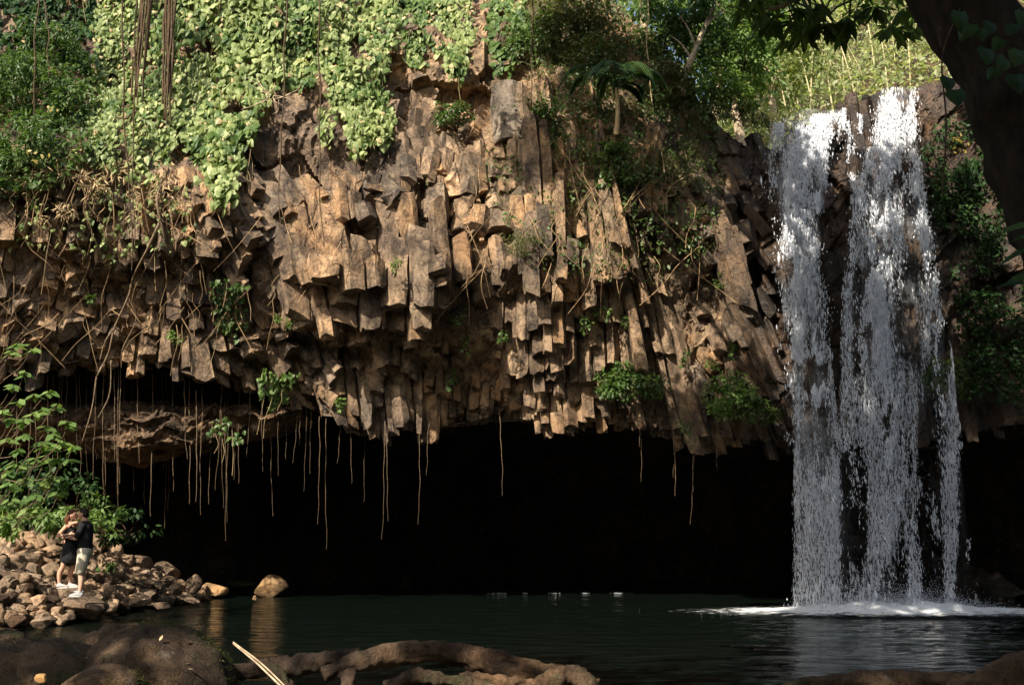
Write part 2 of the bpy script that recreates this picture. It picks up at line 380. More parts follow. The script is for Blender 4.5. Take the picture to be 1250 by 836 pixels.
for i in range(len(SD)):
    u, v = SD[i, 0], SD[i, 1]; pl = cellpoly(i)
    if pl is None: continue
    base = float(lipY(u)); Yc = base + v; lz = float(lipZ(u)); tz = min(float(topZ(u)) - .15, 10.4 if u < -6 else 14.2 if u > -3 else 11.4)
    rnd = random.random()
    q = np.array([u, v, 0.])
    n1 = float(vn(q * (1, .7, 1), .75, 41)); n2 = float(vn(q, 1.9, 43))
    quant = round((n1 * 1.5 + n2 * .8) * 1.6) / 1.6 * .85
    ys = cliffY(u, zz) + quant * .55 + random.uniform(-.2, .2)
    ok = (ys <= Yc) & (zz > lz - .12) & (zz < tz)
    if u > 7.6 and u < 10.4: continue
    if not ok.any(): continue
    k0 = int(np.argmax(ok)); k1 = k0
    idx = np.nonzero(ok)[0]; zb = zz[idx[0]]; zt = zz[idx[-1]]
    if zb < lz + .3: zb = lz + random.uniform(-.22, .25) + max(0, v) * .35 + .12 * float(vn(q, 1.3, 55))
    zb = zb + random.uniform(-.22, .22); zt = zt + random.uniform(-.25, .2)
    if zt - zb < .35: zt = zb + random.uniform(.35, .8)
    cols.append((i, pl, Yc - v, zb, zt))
def column_mesh(c):
    i, pl, base, zb, zt = c
    pts = np.array(pl); ctr = pts.mean(0); k = len(pts)
    e = []
    for a in range(k):
        p, q = pts[a], pts[(a + 1) % k]; L = np.linalg.norm(q - p); m = 2 if L > .22 else 1
        for s in range(m): e.append(p + (q - p) * s / m)
    e = np.array(e); n = len(e); e[:, 1] += base; ctr = ctr.copy(); ctr[1] += base
    h = zt - zb; nr = max(3, int(h / .24) + 1); zs = np.linspace(zb, zt, nr)
    ph = random.random() * 9; segL = random.uniform(.55, 1.3); segs = np.floor((zs + ph) / segL).astype(int)
    r_ = np.random.default_rng(i); offs = {s: (r_.uniform(-.03, .03, 2), r_.uniform(.93, 1.03)) for s in set(segs.tolist())}
    rings = []
    for a, z in enumerate(zs):
        o, sc = offs[int(segs[a])]
        if a == 0: sc *= .93
        if a == nr - 1: sc *= .86
        ring = ctr + (e - ctr) * sc + o
        rings.append(np.column_stack([ring, np.full(n, z)]))
    R = np.array(rings)
    tl = r_.uniform(-.35, .35, 2)
    R[0, :, 2] += (e - ctr) @ tl + r_.uniform(-.06, .06, n); R[-1, :, 2] += (e - ctr) @ r_.uniform(-.5, .5, 2) + .1 * (1 if h > 1 else 0) + r_.uniform(-.05, .05, n)
    V = R.reshape(-1, 3)
    d = V[:, :2] - ctr; dn = d / (np.linalg.norm(d, axis=1)[:, None] + 1e-6)
    V[:, :2] += dn * (.055 * fbm(V, 3.0, 3, 61))[:, None] 
    top = [ctr[0], ctr[1], R[-1, :, 2].mean() + .06]; bot = [ctr[0], ctr[1], R[0, :, 2].mean() + r_.uniform(-.03, .08)]
    V = np.vstack([V, [bot, top]])
    # individual lean
    ln = r_.normal(0, .035 if ctr[0] > -5 else .10, 2); V[:, :2] += (V[:, 2:3] - (zb + .3)) * np.clip(ln, -.2, .2) * (1 if h < 3 else .3)
    V = warp(V)
    a = np.arange(nr - 1)[:, None]; j = np.arange(n)[None]; A = a * n + j; B = a * n + (j + 1) % n
    F = [np.stack([A, B, B + n, A + n], -1).reshape(-1, 4)]
    jj = np.arange(n); j2 = (jj + 1) % n; kb = nr * n
    F.append(np.concatenate([np.stack([jj * 0 + kb, j2, jj], -1), np.stack([jj * 0 + kb + 1, (nr - 1) * n + jj, (nr - 1) * n + j2], -1)]))
    return V, F
# the 300 that show largest become objects of their own
vis = sorted(cols, key=lambda c: (0 if -13.2 < SD[c[0], 0] < 8 else 5) + abs(SD[c[0], 1] + 1.0) * .8 - SD[c[0], 2])
solo_ids = set(c[0] for c in vis[:300])
rest = MB()
for c in cols:
    V, F = column_mesh(c)
    if c[0] in solo_ids: mk('basalt_column', V, F, MAT['rock'], cliff)
    else: rest.add(V, F)
rest.build('basalt_columns', MAT['rock'], cliff, kind='stuff')
print('columns', len(cols))

# broken blocks that jut out of the face, ends pointing down and out
def block(c, ax, r, h, k, sd, mb=None):
    r_ = np.random.default_rng(sd); ax = np.array(ax, float); ax /= np.linalg.norm(ax)
    A = np.cross(ax, [0.1, 1, .05]); A /= np.linalg.norm(A); B = np.cross(ax, A)
    th = (np.arange(k) + r_.uniform(-.22, .22, k)) / k * 2 * math.pi; rr = r * r_.uniform(.82, 1.12, k)
    e = A[None] * (np.cos(th) * rr)[:, None] + B[None] * (np.sin(th) * rr * r_.uniform(.75, 1))[:, None]
    e2 = []; 
    for a in range(k): e2 += [e[a], (e[a] + e[(a + 1) % k]) / 2]
    e = np.array(e2); n = len(e); nr = max(3, int(h / .22)); V = []
    tl = r_.uniform(-.45, .45, 2)
    for q in range(nr):
        f = q / (nr - 1); sc = .93 if q == 0 else 1.0
        ring = c + ax * (-h * f) + e * sc
        if q == 0: ring = ring + ax[None] * ((e @ A) * tl[0] + (e @ B) * tl[1])[:, None]
        V.append(ring)
    V = np.vstack(V + [(c + ax * r_.uniform(-.05, .03))[None], (c - ax * h)[None]])
    V = V + .03 * v3(fbm(V, 2.4, 2, 3), fbm(V, 2.4, 2, 4), fbm(V, 2.4, 2, 5))
    a = np.arange(nr - 1)[:, None]; j = np.arange(n)[None]; A_ = a * n + j; B_ = a * n + (j + 1) % n
    jj = np.arange(n); j2 = (jj + 1) % n; kb = nr * n
    F = [np.stack([B_, A_, A_ + n, B_ + n], -1).reshape(-1, 4), np.concatenate([np.stack([jj * 0 + kb, jj, j2], -1), np.stack([jj * 0 + kb + 1, (nr - 1) * n + j2, (nr - 1) * n + jj], -1)])]
    if mb is not None: mb.add(V, F)
    return V, F
bl = MB(); r_ = np.random.default_rng(12)
for q in range(1100):
    X0 = r_.uniform(-14.5, -1) if q < 850 else r_.uniform(-1, 7.2); lz = float(lipZ(X0)); Z0 = r_.uniform(lz + .5, 11.8 if X0 < -1 else 12.5)
    if X0 > -4.6 and Z0 < 10.2 and X0 < 5: continue
    if X0 < -4.6 and Z0 > 10.3: continue
    Y0 = float(cliffY(X0, Z0))
    fan = np.interp(X0, [-15, -11, -8, -5, -2, 4, 7], [.15, .1, .55, .8, .2, .25, .3]) + r_.normal(0, .18)
    ax = (fan, -r_.uniform(.1, .75), -1.0)
    r0 = r_.uniform(.10, .30) * (1.15 if X0 < -5 else .95); h0 = r_.uniform(.5, 1.3)
    block(np.array([X0 + fan * .3, Y0 - r_.uniform(-.18, .16), Z0]), ax, r0, h0, r_.integers(4, 7), q, bl)
for q in range(240):                                    # chunky ledges of the upper middle face
    X0 = r_.uniform(-4.5, 5.5); Z0 = r_.uniform(9.2, 12.6); Y0 = float(cliffY(X0, Z0)); ax = (r_.normal(.05, .25), -r_.uniform(.0, .7), -1.0)
    block(np.array([X0, Y0 - r_.uniform(-.2, .12), Z0]), ax, r_.uniform(.14, .38), r_.uniform(.4, 1.2), r_.integers(4, 7), 2000 + q, bl)
bl.build('broken_blocks', MAT['rock'], cliff, kind='stuff')

# cave: ceiling, strata band, back wall
xs2 = np.linspace(-20, 24, 240); d = np.linspace(0, 1, 60)
X = np.repeat(xs2[:, None], 60, 1); D = np.repeat(d[None], 240, 0)
yl = lipY(X) + cliffY(X, 4.6) * 0 + .15
zl = lipZ(X) + .12
backY = np.interp(X, [-20, -12, -7, 0, 10, 16, 24], [27, 31, 37, 40, 38, 33, 27])
Yc = yl + (backY - yl) * np.clip(D * 1.35, 0, 1)
Zc = np.where(D < .74, zl + .9 * np.sin(np.clip(D / .74, 0, 1) * math.pi) - .4 * D, 0)
Zend = zl - .4 * .74; t2 = np.clip((D - .74) / .26, 0, 1); Zc = np.where(D >= .74, Zend + (-1.6 - Zend) * t2, Zc)
n_ = fbm(v3(X, Yc, Zc), .8, 4, 91)
Vc = v3(X, Yc + n_ * .5 * sm(.03, .2, D) * 1.4, Zc + n_ * .5 * sm(.02, .15, D))
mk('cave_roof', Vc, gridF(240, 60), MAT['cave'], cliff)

# ------------------------------------------------------------------ water, bed, banks
def gplane(x0, x1, y0, y1, nx, ny, zf):
    X = np.repeat(np.linspace(x0, x1, nx)[:, None], ny, 1); Y = np.repeat(np.linspace(y0, y1, ny)[None], nx, 0)
    return v3(X, Y, zf(X, Y)), gridF(nx, ny)
SHY, SHX = [9, 14, 17, 19.6, 21.5, 23, 24.8, 26, 28.6, 29.5, 31], [-17, -15, -12.6, -10.3, -9.4, -9.1, -9.3, -9.1, -8.7, -9.3, -11.5]
def shoreZ(X, Y):
    e = np.interp(Y, SHY, SHX)   # waterline x
    h = np.clip((e - X), -6, 14) * .62
    h = np.where(h > 0, np.minimum(h, 1.1 + (h - 1.1) * .45), h * .8)
    return np.clip(h, -1.6, 6) + .10 * fbm(v3(X, Y, 0), 1.2, 3, 5)
def bankZ(X, Y):
    edge = 9.6 + .8 * vn(v3(X, 0, 0), .4, 8) + np.clip(-X - 5, 0, 10) * .25
    return .42 - sm(0, 2.2, Y - edge) * 2.0 + np.clip(-X - 9, 0, 40) * .15
def groundZ(X, Y):
    a = np.where(Y < 13, bankZ(X, Y), -1.6); b = shoreZ(X, Y); z = np.maximum(a, b)
    r = np.hypot(X * .9, (Y - 12)); z = z + np.where(Y < 22, sm(17, 34, np.hypot(X, Y - 10)) * 9 * (sm(-2, -14, Y) + sm(15, 24, abs(X)) * .6), 0)
    return z + .06 * fbm(v3(X, Y, 0), .8, 3, 6)
V, F = gplane(-45, 45, -40, 42, 300, 280, groundZ)
ground = mk('ground', V, F, MAT['soil'], kind='structure', smooth=True)
m = M('pool_water'); co = m.coord('World', (.45, 1.0, 1)); 
n1 = m.noise(co, 2.6, 4, .6, .3); n2 = m.noise(m.coord('World', (.35, 1.2, 1)), 9, 3, .6)
nb = m.bump(n1, .9, .12); nb = m.bump(n2, .7, .04, nb)
m.bsdf((.0035, .006, .0045), .07, nb, .5, IOR=1.33); MAT['water'] = m.m
def wz(X, Y):
    rip = .02 * np.exp(-((X - 10) ** 2 + (Y - 24.5) ** 2) / 60)
    return .012 * fbm(v3(X * .6, Y * 1.6, 0), 1.6, 3, 21) + rip * fbm(v3(X, Y * 2, 0), 3, 2, 23)
V, F = gplane(-22, 26, 7, 41, 480, 420, wz)
mk('pool_water', V, F, MAT['water'], kind='structure', smooth=True)

# plateau above the falls
def platZ(X, Y):
    e = cliffY(X, topZ(X)); t = topZ(X)
    return t + np.clip(Y - e, 0, 40) * np.interp(X, [-10, 4, 6, 13, 20], [.35, .30, .02, .02, .25]) + .42 * np.clip(Y - e - 2.5, 0, 40) * sm(3.5, 6, X) + .15 * fbm(v3(X, Y, 0), .8, 3, 9)
xs3 = np.linspace(-32, 30, 260); t = np.linspace(0, 1, 60) ** 1.6
X = np.repeat(xs3[:, None], 60, 1); E = cliffY(X, topZ(X)) + .05; Y = E + 30 * t[None]
hp = mk('hilltop', v3(X, Y, platZ(X, Y) - .02 * (t[None] > 0) + 0 * X), gridF(260, 60), MAT['soil'], kind='structure', smooth=True)

#@@VEG
MAT['hang'] = simple('hanging_root_bark', (.10, .07, .045), (.24, .17, .105), 10)
ORD = ['leftmost', 'second', 'third', 'fourth', 'fifth', 'sixth', 'seventh', 'eighth', 'ninth', 'tenth', 'eleventh', 'twelfth', 'thirteenth', 'fourteenth', 'fifteenth', 'sixteenth', 'seventeenth', 'eighteenth', 'nineteenth', 'twentieth'] + ['%dth' % q for q in range(21, 60)]
def ordn(i): return ORD[i] if i == 0 else ORD[i] + ' from the left,'
# ------------------------------------------------------------------ strata band and mossy bank inside the cave
xs4 = np.linspace(P(-40, 520, 26.6)[0], P(372, 520, 26.6)[0], 260); ph = np.linspace(0, 2 * math.pi, 64)
px4 = 625 + xs4 / (26.6 / .99) * FPX
top4 = np.array([P(x, 488 + .02 * (x - 60), 26.6)[2] for x in px4]); bot4 = np.array([P(x, b, 26.6)[2] for x, b in zip(px4, np.interp(px4, [-40, 40, 100, 150, 200, 250, 300, 340, 372], [545, 540, 545, 562, 556, 548, 540, 530, 512]))])
cz = (top4 + bot4) / 2; hz = (top4 - bot4) / 2
X = np.repeat(xs4[:, None], 64, 1); Z = cz[:, None] + hz[:, None] * np.sin(ph)[None]; Y = 27.1 - 1.3 * np.cos(ph)[None] * np.ones_like(X)
q = v3(X, Y, Z); lay = fbm(q * (.8, 1, 4.5), 1.5, 4, 201); lay = np.round(lay * 5) / 5 + .25 * fbm(q, 5, 3, 12); Y2 = Y - .42 * lay - .35 * fbm(q, 1.3, 4, 8); Z2 = Z + .30 * fbm(q * (1, 1, .3), 1.6, 4, 9)
mk('lava_layer', v3(X, Y2, Z2), gridF(260, 64), MAT['strata'], cliff)
def caveZ(X, Y): return np.clip(((Y - 30) * .5 + (-7.8 - X) * .5) * .7, -1.5, 4.2)
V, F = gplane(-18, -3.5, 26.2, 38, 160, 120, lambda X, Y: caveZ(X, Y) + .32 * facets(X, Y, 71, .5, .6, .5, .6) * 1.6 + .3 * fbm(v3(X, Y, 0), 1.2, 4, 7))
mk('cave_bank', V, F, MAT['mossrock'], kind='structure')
V, F = gplane(11.5, 22, 26.8, 34, 90, 70, lambda X, Y: (X - 11.8) * .22 + (Y - 27) * .1 - .2 + .5 * facets(X, Y, 73, .7, .7, .5, .6) + .35 * fbm(v3(X, Y, 0), .9, 4, 17))
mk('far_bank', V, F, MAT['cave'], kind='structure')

def hit(px, py, off=0.0, surf=cliffY):
    Y = 26.0
    for k in range(12):
        p = P(px, py, Y); Y = Y + .7 * (float(surf(p[0], p[2])) - .25 - off - Y)
    return P(px, py, Y)
def hits(px, py, off=0.0):
    px = np.asarray(px, float); py = np.asarray(py, float); Y = np.full(px.shape, 26.0)
    a = (px - 625) / FPX; b = (418 - py) / FPX; den = math.cos(PITCH) - b * math.sin(PITCH)
    for k in range(12):
        t = Y / den; Xw = a * t; Zw = CAMZ + t * (math.sin(PITCH) + b * math.cos(PITCH)); Y = Y + .7 * (cliffY(Xw, Zw) - .25 - off - Y)
    t = Y / den
    return np.stack([a * t, Y, CAMZ + t * (math.sin(PITCH) + b * math.cos(PITCH))], -1)
def inpoly(x, y, poly):
    c = np.zeros(x.shape, bool); n = len(poly)
    for i in range(n):
        x1, y1 = poly[i]; x2, y2 = poly[(i + 1) % n]
        m = ((y1 > y) != (y2 > y)); c ^= m & (x < (x2 - x1) * (y - y1) / (y2 - y1 + 1e-9) + x1)
    return c
def rnd_poly(poly, n):
    P_ = np.array(poly); lo = P_.min(0); hi = P_.max(0); out = np.zeros((0, 2))
    while len(out) < n:
        q = rng.uniform(lo, hi, (n * 2, 2)); out = np.vstack([out, q[inpoly(q[:, 0], q[:, 1], poly)]])
    return out[:n]

# ------------------------------------------------------------------ heart-leaved vine curtains
heart_me = {}
def leaf_parts(root, pts, nrm, tip, size, T, mat, nmax, name='leaf'):
    """the nmax largest as objects sharing one mesh, the rest joined"""
    key = (mat.name, id(T))
    if key not in heart_me: heart_me[key] = mesh(name, T[0], [T[1]], mat)
    o = np.argsort(-size); A = o[:nmax]; B = o[nmax:]
    tipn = tip / np.linalg.norm(tip, axis=1)[:, None]; x = np.cross(tipn, nrm); x /= np.linalg.norm(x, axis=1)[:, None]; z = np.cross(x, tipn)
    from mathutils import Matrix
    b = np.array(WL[root.name])
    for i in A:
        ob = bpy.data.objects.new(name, heart_me[key]); COL.objects.link(ob); ob.parent = root
        s_ = float(size[i]); p = pts[i] - b
        ob.matrix_local = Matrix(((x[i][0] * s_, tipn[i][0] * s_, z[i][0] * s_, p[0]), (x[i][1] * s_, tipn[i][1] * s_, z[i][1] * s_, p[1]), (x[i][2] * s_, tipn[i][2] * s_, z[i][2] * s_, p[2]), (0, 0, 0, 1)))
    if len(B):
        V, F = leaves(pts[B], nrm[B], tip[B], size[B], T)
        mk('foliage', V, F, mat, root, kind='stuff')
def curtain(name, label, polys, n, size, mat, nparts, group=None, bulge=.5, T=HEART, strands=0, low=None, thin=.38, nvec=(0, -.75, .6)):
    q = rnd_poly(polys, n); 
    keep = fbm(v3(q[:, 0] / 30, q[:, 1] / 38, 0), 1.0, 3, 301) > -thin + .07; q = q[keep]; q = q + rng.normal(0, 3, q.shape)
    bo = bulge * (.55 + .9 * fbm(v3(q[:, 0] / 45, q[:, 1] / 60, 0), 1, 3, 303)); off = np.clip(bo, 0.05, 2) * rng.uniform(.75, 1.1, len(q))
    pts = hits(q[:, 0], q[:, 1], 0) - np.array([0, 1, 0]) * off[:, None]
    if strands:
        P_ = np.array(polys); ex = []
        for s_ in range(strands):
            x0 = rng.uniform(P_[:, 0].min() + 2, P_[:, 0].max() - 2); yl_ = low(x0) if low else P_[:, 1].max(); L = rng.uniform(12, 50)
            k = int(L / 3); yy = yl_ - 10 + np.linspace(0, L, k); xx = x0 + rng.normal(0, 2.6, k); ex.append(hits(xx, yy, 0) - np.array([0, 1, 0]) * (.15 + bulge * .35))
        pts = np.vstack([pts] + ex)
    c = pts.mean(0); c[2] = pts[:, 2].min()
    root = thing(name, label, 'vine', c, group)
    N = len(pts); nrm = rdir(N) * .85 + np.array(nvec); tip = rdir(N) * .6 + np.array([0, -.25, -1])
    sz = size * rng.uniform(.45, 1.2, N)
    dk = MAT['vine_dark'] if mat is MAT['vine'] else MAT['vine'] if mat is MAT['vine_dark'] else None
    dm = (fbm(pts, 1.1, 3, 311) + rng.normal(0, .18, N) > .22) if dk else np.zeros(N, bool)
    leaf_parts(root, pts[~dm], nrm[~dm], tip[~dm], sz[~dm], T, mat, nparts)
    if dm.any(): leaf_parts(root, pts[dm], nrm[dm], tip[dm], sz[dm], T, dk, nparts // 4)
    if T is HEART and N > 400:
        k_ = rng.integers(0, N, N // 40); V, F = leaves(pts[k_] - [0, .03, 0], rdir(len(k_)) * .5 + np.array(nvec), tip[k_], sz[k_] * .8, T); mk('dead_leaves', V, F, MAT['straw'], root, kind='stuff')
    mb = MB()
    for k in range(2 + n // 60):                       # thin stems
        p = pts[rng.integers(N)] + np.array([0, .04, 0]); L = rng.uniform(.5, 1.6); d = np.array([rng.normal(0, .15), 0, -1.])
        pp = smoothpath(p + np.linspace(0, 1, 4)[:, None] * d * L + .03 * rng.normal(size=(4, 3)), 10); mb.add(*tube(pp, .005, 4, cap=False))
    mb.build('stem', MAT['straw'], root, kind='stuff')
    return root
G1 = 'heart-leaved vines draped over the cliff'
curtain('vine', 'pale yellow-green vine strip beside the dark lianas at upper left', [(128, -25), (172, -25), (165, 60), (152, 150), (150, 215), (112, 200), (122, 110)], 1300, .15, MAT['vine'], 60, G1, .55)
curtain('vine', 'heart-leaved vine seen between and behind the two dark liana bundles', [(165, -25), (232, -25), (228, 100), (215, 185), (196, 232), (168, 225), (158, 140)], 1200, .19, MAT['vine'], 80, G1, .55)
curtain('vine', 'broad curtain of large heart-shaped leaves in full sun, right of the liana bundles', [(222, -25), (350, -25), (352, 90), (338, 120), (325, 150), (305, 185), (285, 250), (270, 262), (262, 235), (232, 210), (222, 120)], 2600, .225, MAT['vine'], 260, G1, .7)
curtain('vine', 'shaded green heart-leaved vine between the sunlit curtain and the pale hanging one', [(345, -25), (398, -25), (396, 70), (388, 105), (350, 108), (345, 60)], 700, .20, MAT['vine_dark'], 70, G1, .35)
curtain('vine', 'long pale vine column with trailing tips over the brown rock at centre left', [(392, -25), (492, -25), (485, 50), (474, 110), (480, 175), (468, 190), (458, 165), (448, 195), (436, 205), (424, 150), (402, 120), (394, 60)], 1900, .19, MAT['vine'], 160, G1, .75, strands=12, low=lambda x: 150)
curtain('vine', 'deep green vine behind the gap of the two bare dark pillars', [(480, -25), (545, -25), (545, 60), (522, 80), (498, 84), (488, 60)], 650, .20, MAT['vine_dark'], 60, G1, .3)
curtain('vine', 'small pale vine tassel hanging above the orange rock face', [(528, -25), (578, -25), (574, 60), (562, 112), (548, 100), (542, 60)], 620, .20, MAT['vine'], 60, G1, .5)
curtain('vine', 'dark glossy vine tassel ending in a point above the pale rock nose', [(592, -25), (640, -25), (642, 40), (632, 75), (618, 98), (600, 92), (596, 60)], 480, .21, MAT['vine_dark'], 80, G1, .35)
curtain('vine', 'shaded vine wall at the extreme top left behind the shrub', [(-30, -25), (135, -25), (122, 80), (100, 120), (-30, 90)], 1500, .20, MAT['leaf_dark'], 60, G1, .2)  # dark leaf colour stands in for the shade in this corner
curtain('vine', 'thin scatter of small vine leaves over the dry root mat at left', [(-30, 180), (130, 195), (230, 215), (255, 300), (150, 320), (40, 300), (-30, 300)], 420, .13, MAT['vine'], 20, G1, .35)
curtain('vine', 'little cascade of round leaves down the brown ledges left of centre', [(262, 345), (300, 345), (303, 400), (290, 420), (270, 400)], 150, .14, MAT['leaf_mid'], 10, G1, .45)
curtain('vine', 'yellow-green leaf tuft at the lip of the cave, left part', [(322, 455), (362, 455), (358, 478), (330, 502), (322, 480)], 110, .14, MAT['leaf_bright'], 10, G1, .5)
for pl, n in (([(265, 510), (298, 510), (300, 540), (262, 535)], 60), ):
    curtain('vine', 'small green trailing leaves hanging in the cave mouth among the roots', pl, n, .13, MAT['leaf_mid'], 6, G1, .5)

c = hit(622, 172, .15); V, F = block(c, (.03, -.15, -1), .42, 1.7, 6, 77); MAT['palerock'] = rock_mat('pale_weathered_basalt', (.40, .34, .26), (.26, .215, .165), (.06, .05, .04), gamt=.15)
V = V + .16 * v3(fbm(V, 1.8, 3, 1), fbm(V, 1.8, 3, 2), fbm(V, 1.8, 3, 3)); mk('rock_nose', V, F, MAT['palerock'], cliff)
# ------------------------------------------------------------------ shrubs, trees
def clumps(c, r, nc, n, seed=0, squash=1.0):
    """leaf positions in a crown made of uneven clumps; returns pts, outward dirs"""
    r_ = np.random.default_rng(seed); c = np.array(c, float); r = np.array(r, float)
    d = r_.normal(size=(nc, 3)); d /= np.linalg.norm(d, axis=1)[:, None]; cc = d * (r_.uniform(.25, 1, nc) ** .6)[:, None]
    cr = r_.uniform(.22, .46, nc); k = r_.integers(0, nc, n); e = r_.normal(size=(n, 3)); e /= np.linalg.norm(e, axis=1)[:, None]
    p = cc[k] + e * (cr[k] * r_.uniform(.35, 1, n) ** .5)[:, None]
    return c + p * r, e
def bush(name, label, cat, c, r, n, size, mat, T=OVAL, nc=12, group=None, seed=0, stems=7, stem_mat='liana', droop=.4, base=None, up=.55, nparts=0, stem_r=.014):
    c = np.array(c, float); r = np.array(r if hasattr(r, '__len__') else (r, r, r), float)
    b = np.array(base) if base is not None else c - np.array([0, -r[1] * .4, r[2] * .9])
    root = thing(name, label, cat, b, group)
    p, e = clumps(c, r, nc, n, seed)
    N = len(p); nrm = e * .5 + rdir(N) * .5 + np.array([0, -.15, up]); tip = e * .8 + rdir(N) * .6 + np.array([0, -.1, -droop])
    leaf_parts(root, p, nrm, tip, size * rng.uniform(.6, 1.2, N), T, mat, nparts)
    if stems:
        mb = MB()
        for k in range(stems):
            q = p[rng.integers(N)]; mid = (b + q) / 2 + rng.normal(0, .12, 3) * r; L = np.linalg.norm(q - b)
            mb.add(*tube(smoothpath([b + rng.normal(0, .03, 3), mid, q], 8), np.linspace(stem_r * (1 + L * .4), stem_r * .35, 8), 5))
        mb.build('stem', MAT[stem_mat], root, kind='stuff')
    return root
GS = 'shrubs growing on the cliff'
# leafy bush with dark stems at the lip (centre right) and the tufts beside it
def cb(px, py, off=.3): return hit(px, py, off)
bush('shrub', 'dark glossy bush on the cave lip, larger one near the centre right', 'shrub', cb(768, 468, .45), (.80, .45, .55), 1500, .13, MAT['leaf_mid'], nc=16, group=GS, seed=3)
bush('shrub', 'bright green leafy shrub on the lip just left of the waterfall', 'shrub', cb(888, 482, .4), (.85, .4, .48), 1300, .12, MAT['leaf_bright'], nc=14, group=GS, seed=4)
bush('shrub', 'dark shrub touching the left edge of the waterfall at the lip', 'shrub', cb(930, 495, .3), (.5, .4, .5), 700, .11, MAT['leaf_mid'], nc=9, group=GS, seed=5)
bush('shrub', 'small bright tuft halfway up the sloping columns left of the waterfall', 'shrub', cb(886, 340, .2), (.30, .2, .26), 260, .10, MAT['leaf_bright'], nc=6, group=GS, seed=6)
bush('shrub', 'small yellow-green tuft on the columns above the bright lip shrub', 'shrub', cb(906, 372, .2), (.16, .15, .2), 90, .09, MAT['leaf_bright'], nc=4, group=GS, seed=7)
bush('shrub', 'bush growing below the pale rock nose on orange rock', 'shrub', cb(556, 140, .3), (.62, .35, .42), 620, .11, MAT['leaf_mid'], nc=10, group=GS, seed=8)
bush('shrub', 'fresh green shrub on the shaded cliff right of the rock nose', 'shrub', cb(668, 150, .4), (.75, .4, .65), 1000, .105, MAT['leaf_mid'], nc=14, group=GS, seed=9)
bush('shrub', 'grassy mossy tuft with brown stalks on the middle ledge', 'shrub', cb(640, 295, .25), (.62, .3, .38), 900, .10, MAT['leaf_olive'], T=SLIM, nc=12, group=GS, seed=10)
bush('shrub', 'light-leaved shrub under the small palm', 'shrub', cb(752, 205, .4), (.55, .4, .75), 560, .16, MAT['leaf_mid'], nc=9, group=GS, seed=11)
bush('shrub', 'twiggy grey-green shrub right of the light-leaved one', 'shrub', cb(810, 205, .4), (.9, .5, .8), 1500, .08, MAT['leaf_olive'], nc=18, group=GS, seed=12, stems=16, stem_mat='twig')
bush('shrub', 'bright green broad-leaved shrub at the foot of the palm', 'shrub', cb(735, 180, .5), (.35, .3, .3), 200, .18, MAT['leaf_bright'], nc=6, group=GS, seed=13)
tufts = [(345, 395, 'bright'), (212, 412, 'bright'), (115, 362, 'mid'), (480, 325, 'bright'), (562, 385, 'mid'), (572, 420, 'bright'), (612, 408, 'mid'), (737, 378, 'bright'), (762, 388, 'mid'), (716, 396, 'bright'),
         (415, 495, 'bright'), (802, 478, 'bright'), (838, 520, 'mid'), (870, 440, 'bright'), (892, 430, 'mid'), (550, 462, 'mid'), (655, 232, 'mid'), (700, 235, 'olive'), (840, 440, 'mid'), (838, 300, 'mid')]
where = ['under the little round-leaf cascade', 'in the dry rock left of the big forked root', 'at far left among pale blocks', 'under the pale long blocks', 'beside the square column ends', 'below the black slot', 'on the brown columns at centre',
         'beside the pair of broken column ends', 'right of the pair of broken column ends', 'left of the pair of broken column ends', 'on the lowest column ends at the lip', 'beside the dark lip bush', 'on the pale lip rock right of the bush',
         'above the lip shrub by the waterfall', 'on the shaded slope of columns above the lip', 'among the short lower columns', 'under the shaded cliff shrub', 'on the shaded shelf', 'on the right columns', 'high on the orange slope']
for k, ((x, y, c), wh) in enumerate(zip(tufts, where)):
    bush('cliff_plant', 'tiny green plant ' + wh, 'plant', cb(x, y, .25), (.2, .18, .24), 70, .10, MAT['leaf_' + c], nc=4, group='small plants in the cracks', seed=60 + k, stems=3)

# shrubby slope above the cliff (x 600-900) : ground cover + countable shrubs
def cover(poly, n, size, mat, T, off=(.0, .35), up=.4, thin=.2, name='ground_cover', sd=400):
    q = rnd_poly(poly, n); q = q[fbm(v3(q[:, 0] / 22, q[:, 1] / 22, 0), 1, 3, sd) > -thin]
    o = rng.uniform(off[0], off[1], len(q)) + .35 * np.clip(fbm(v3(q[:, 0] / 30, q[:, 1] / 30, 0), 1, 2, sd + 3), 0, 1)
    pts = hits(q[:, 0], q[:, 1], 0) - np.array([0, 1, 0]) * o[:, None]; N = len(pts)
    V, F = leaves(pts, rdir(N) * .6 + np.array([0, -.5, up]), rdir(N) * .7 + np.array([0, -.3, -.4]), size * rng.uniform(.5, 1.3, N), T)
    o = mk(name, V, F, mat, None, kind='stuff'); return o
cover([(640, -20), (900, -20), (905, 110), (860, 150), (800, 140), (760, 160), (700, 140), (650, 90)], 9000, .13, MAT['leaf_olive'], SLIM)
cover([(640, -20), (900, -20), (905, 110), (860, 150), (800, 130), (760, 150), (700, 110), (650, 90)], 5000, .12, MAT['leaf_mid'], OVAL, sd=410)
cover([(640, 120), (860, 130), (870, 260), (780, 330), (640, 320), (600, 280)], 2600, .09, MAT['leaf_olive'], SLIM, thin=-.05, sd=420)
cover([(640, 120), (860, 130), (870, 260), (780, 330), (650, 280)], 1500, .10, MAT['leaf_mid'], OVAL, thin=-.05, sd=430)
cover([(600, 110), (880, 130), (880, 300), (800, 350), (640, 330), (590, 220)], 5200, .10, MAT['leaf_olive'], SLIM, thin=.05, sd=490)
cover([(600, 110), (880, 130), (880, 300), (800, 350), (640, 330), (590, 220)], 3200, .11, MAT['leaf_mid'], OVAL, thin=.0, sd=495)
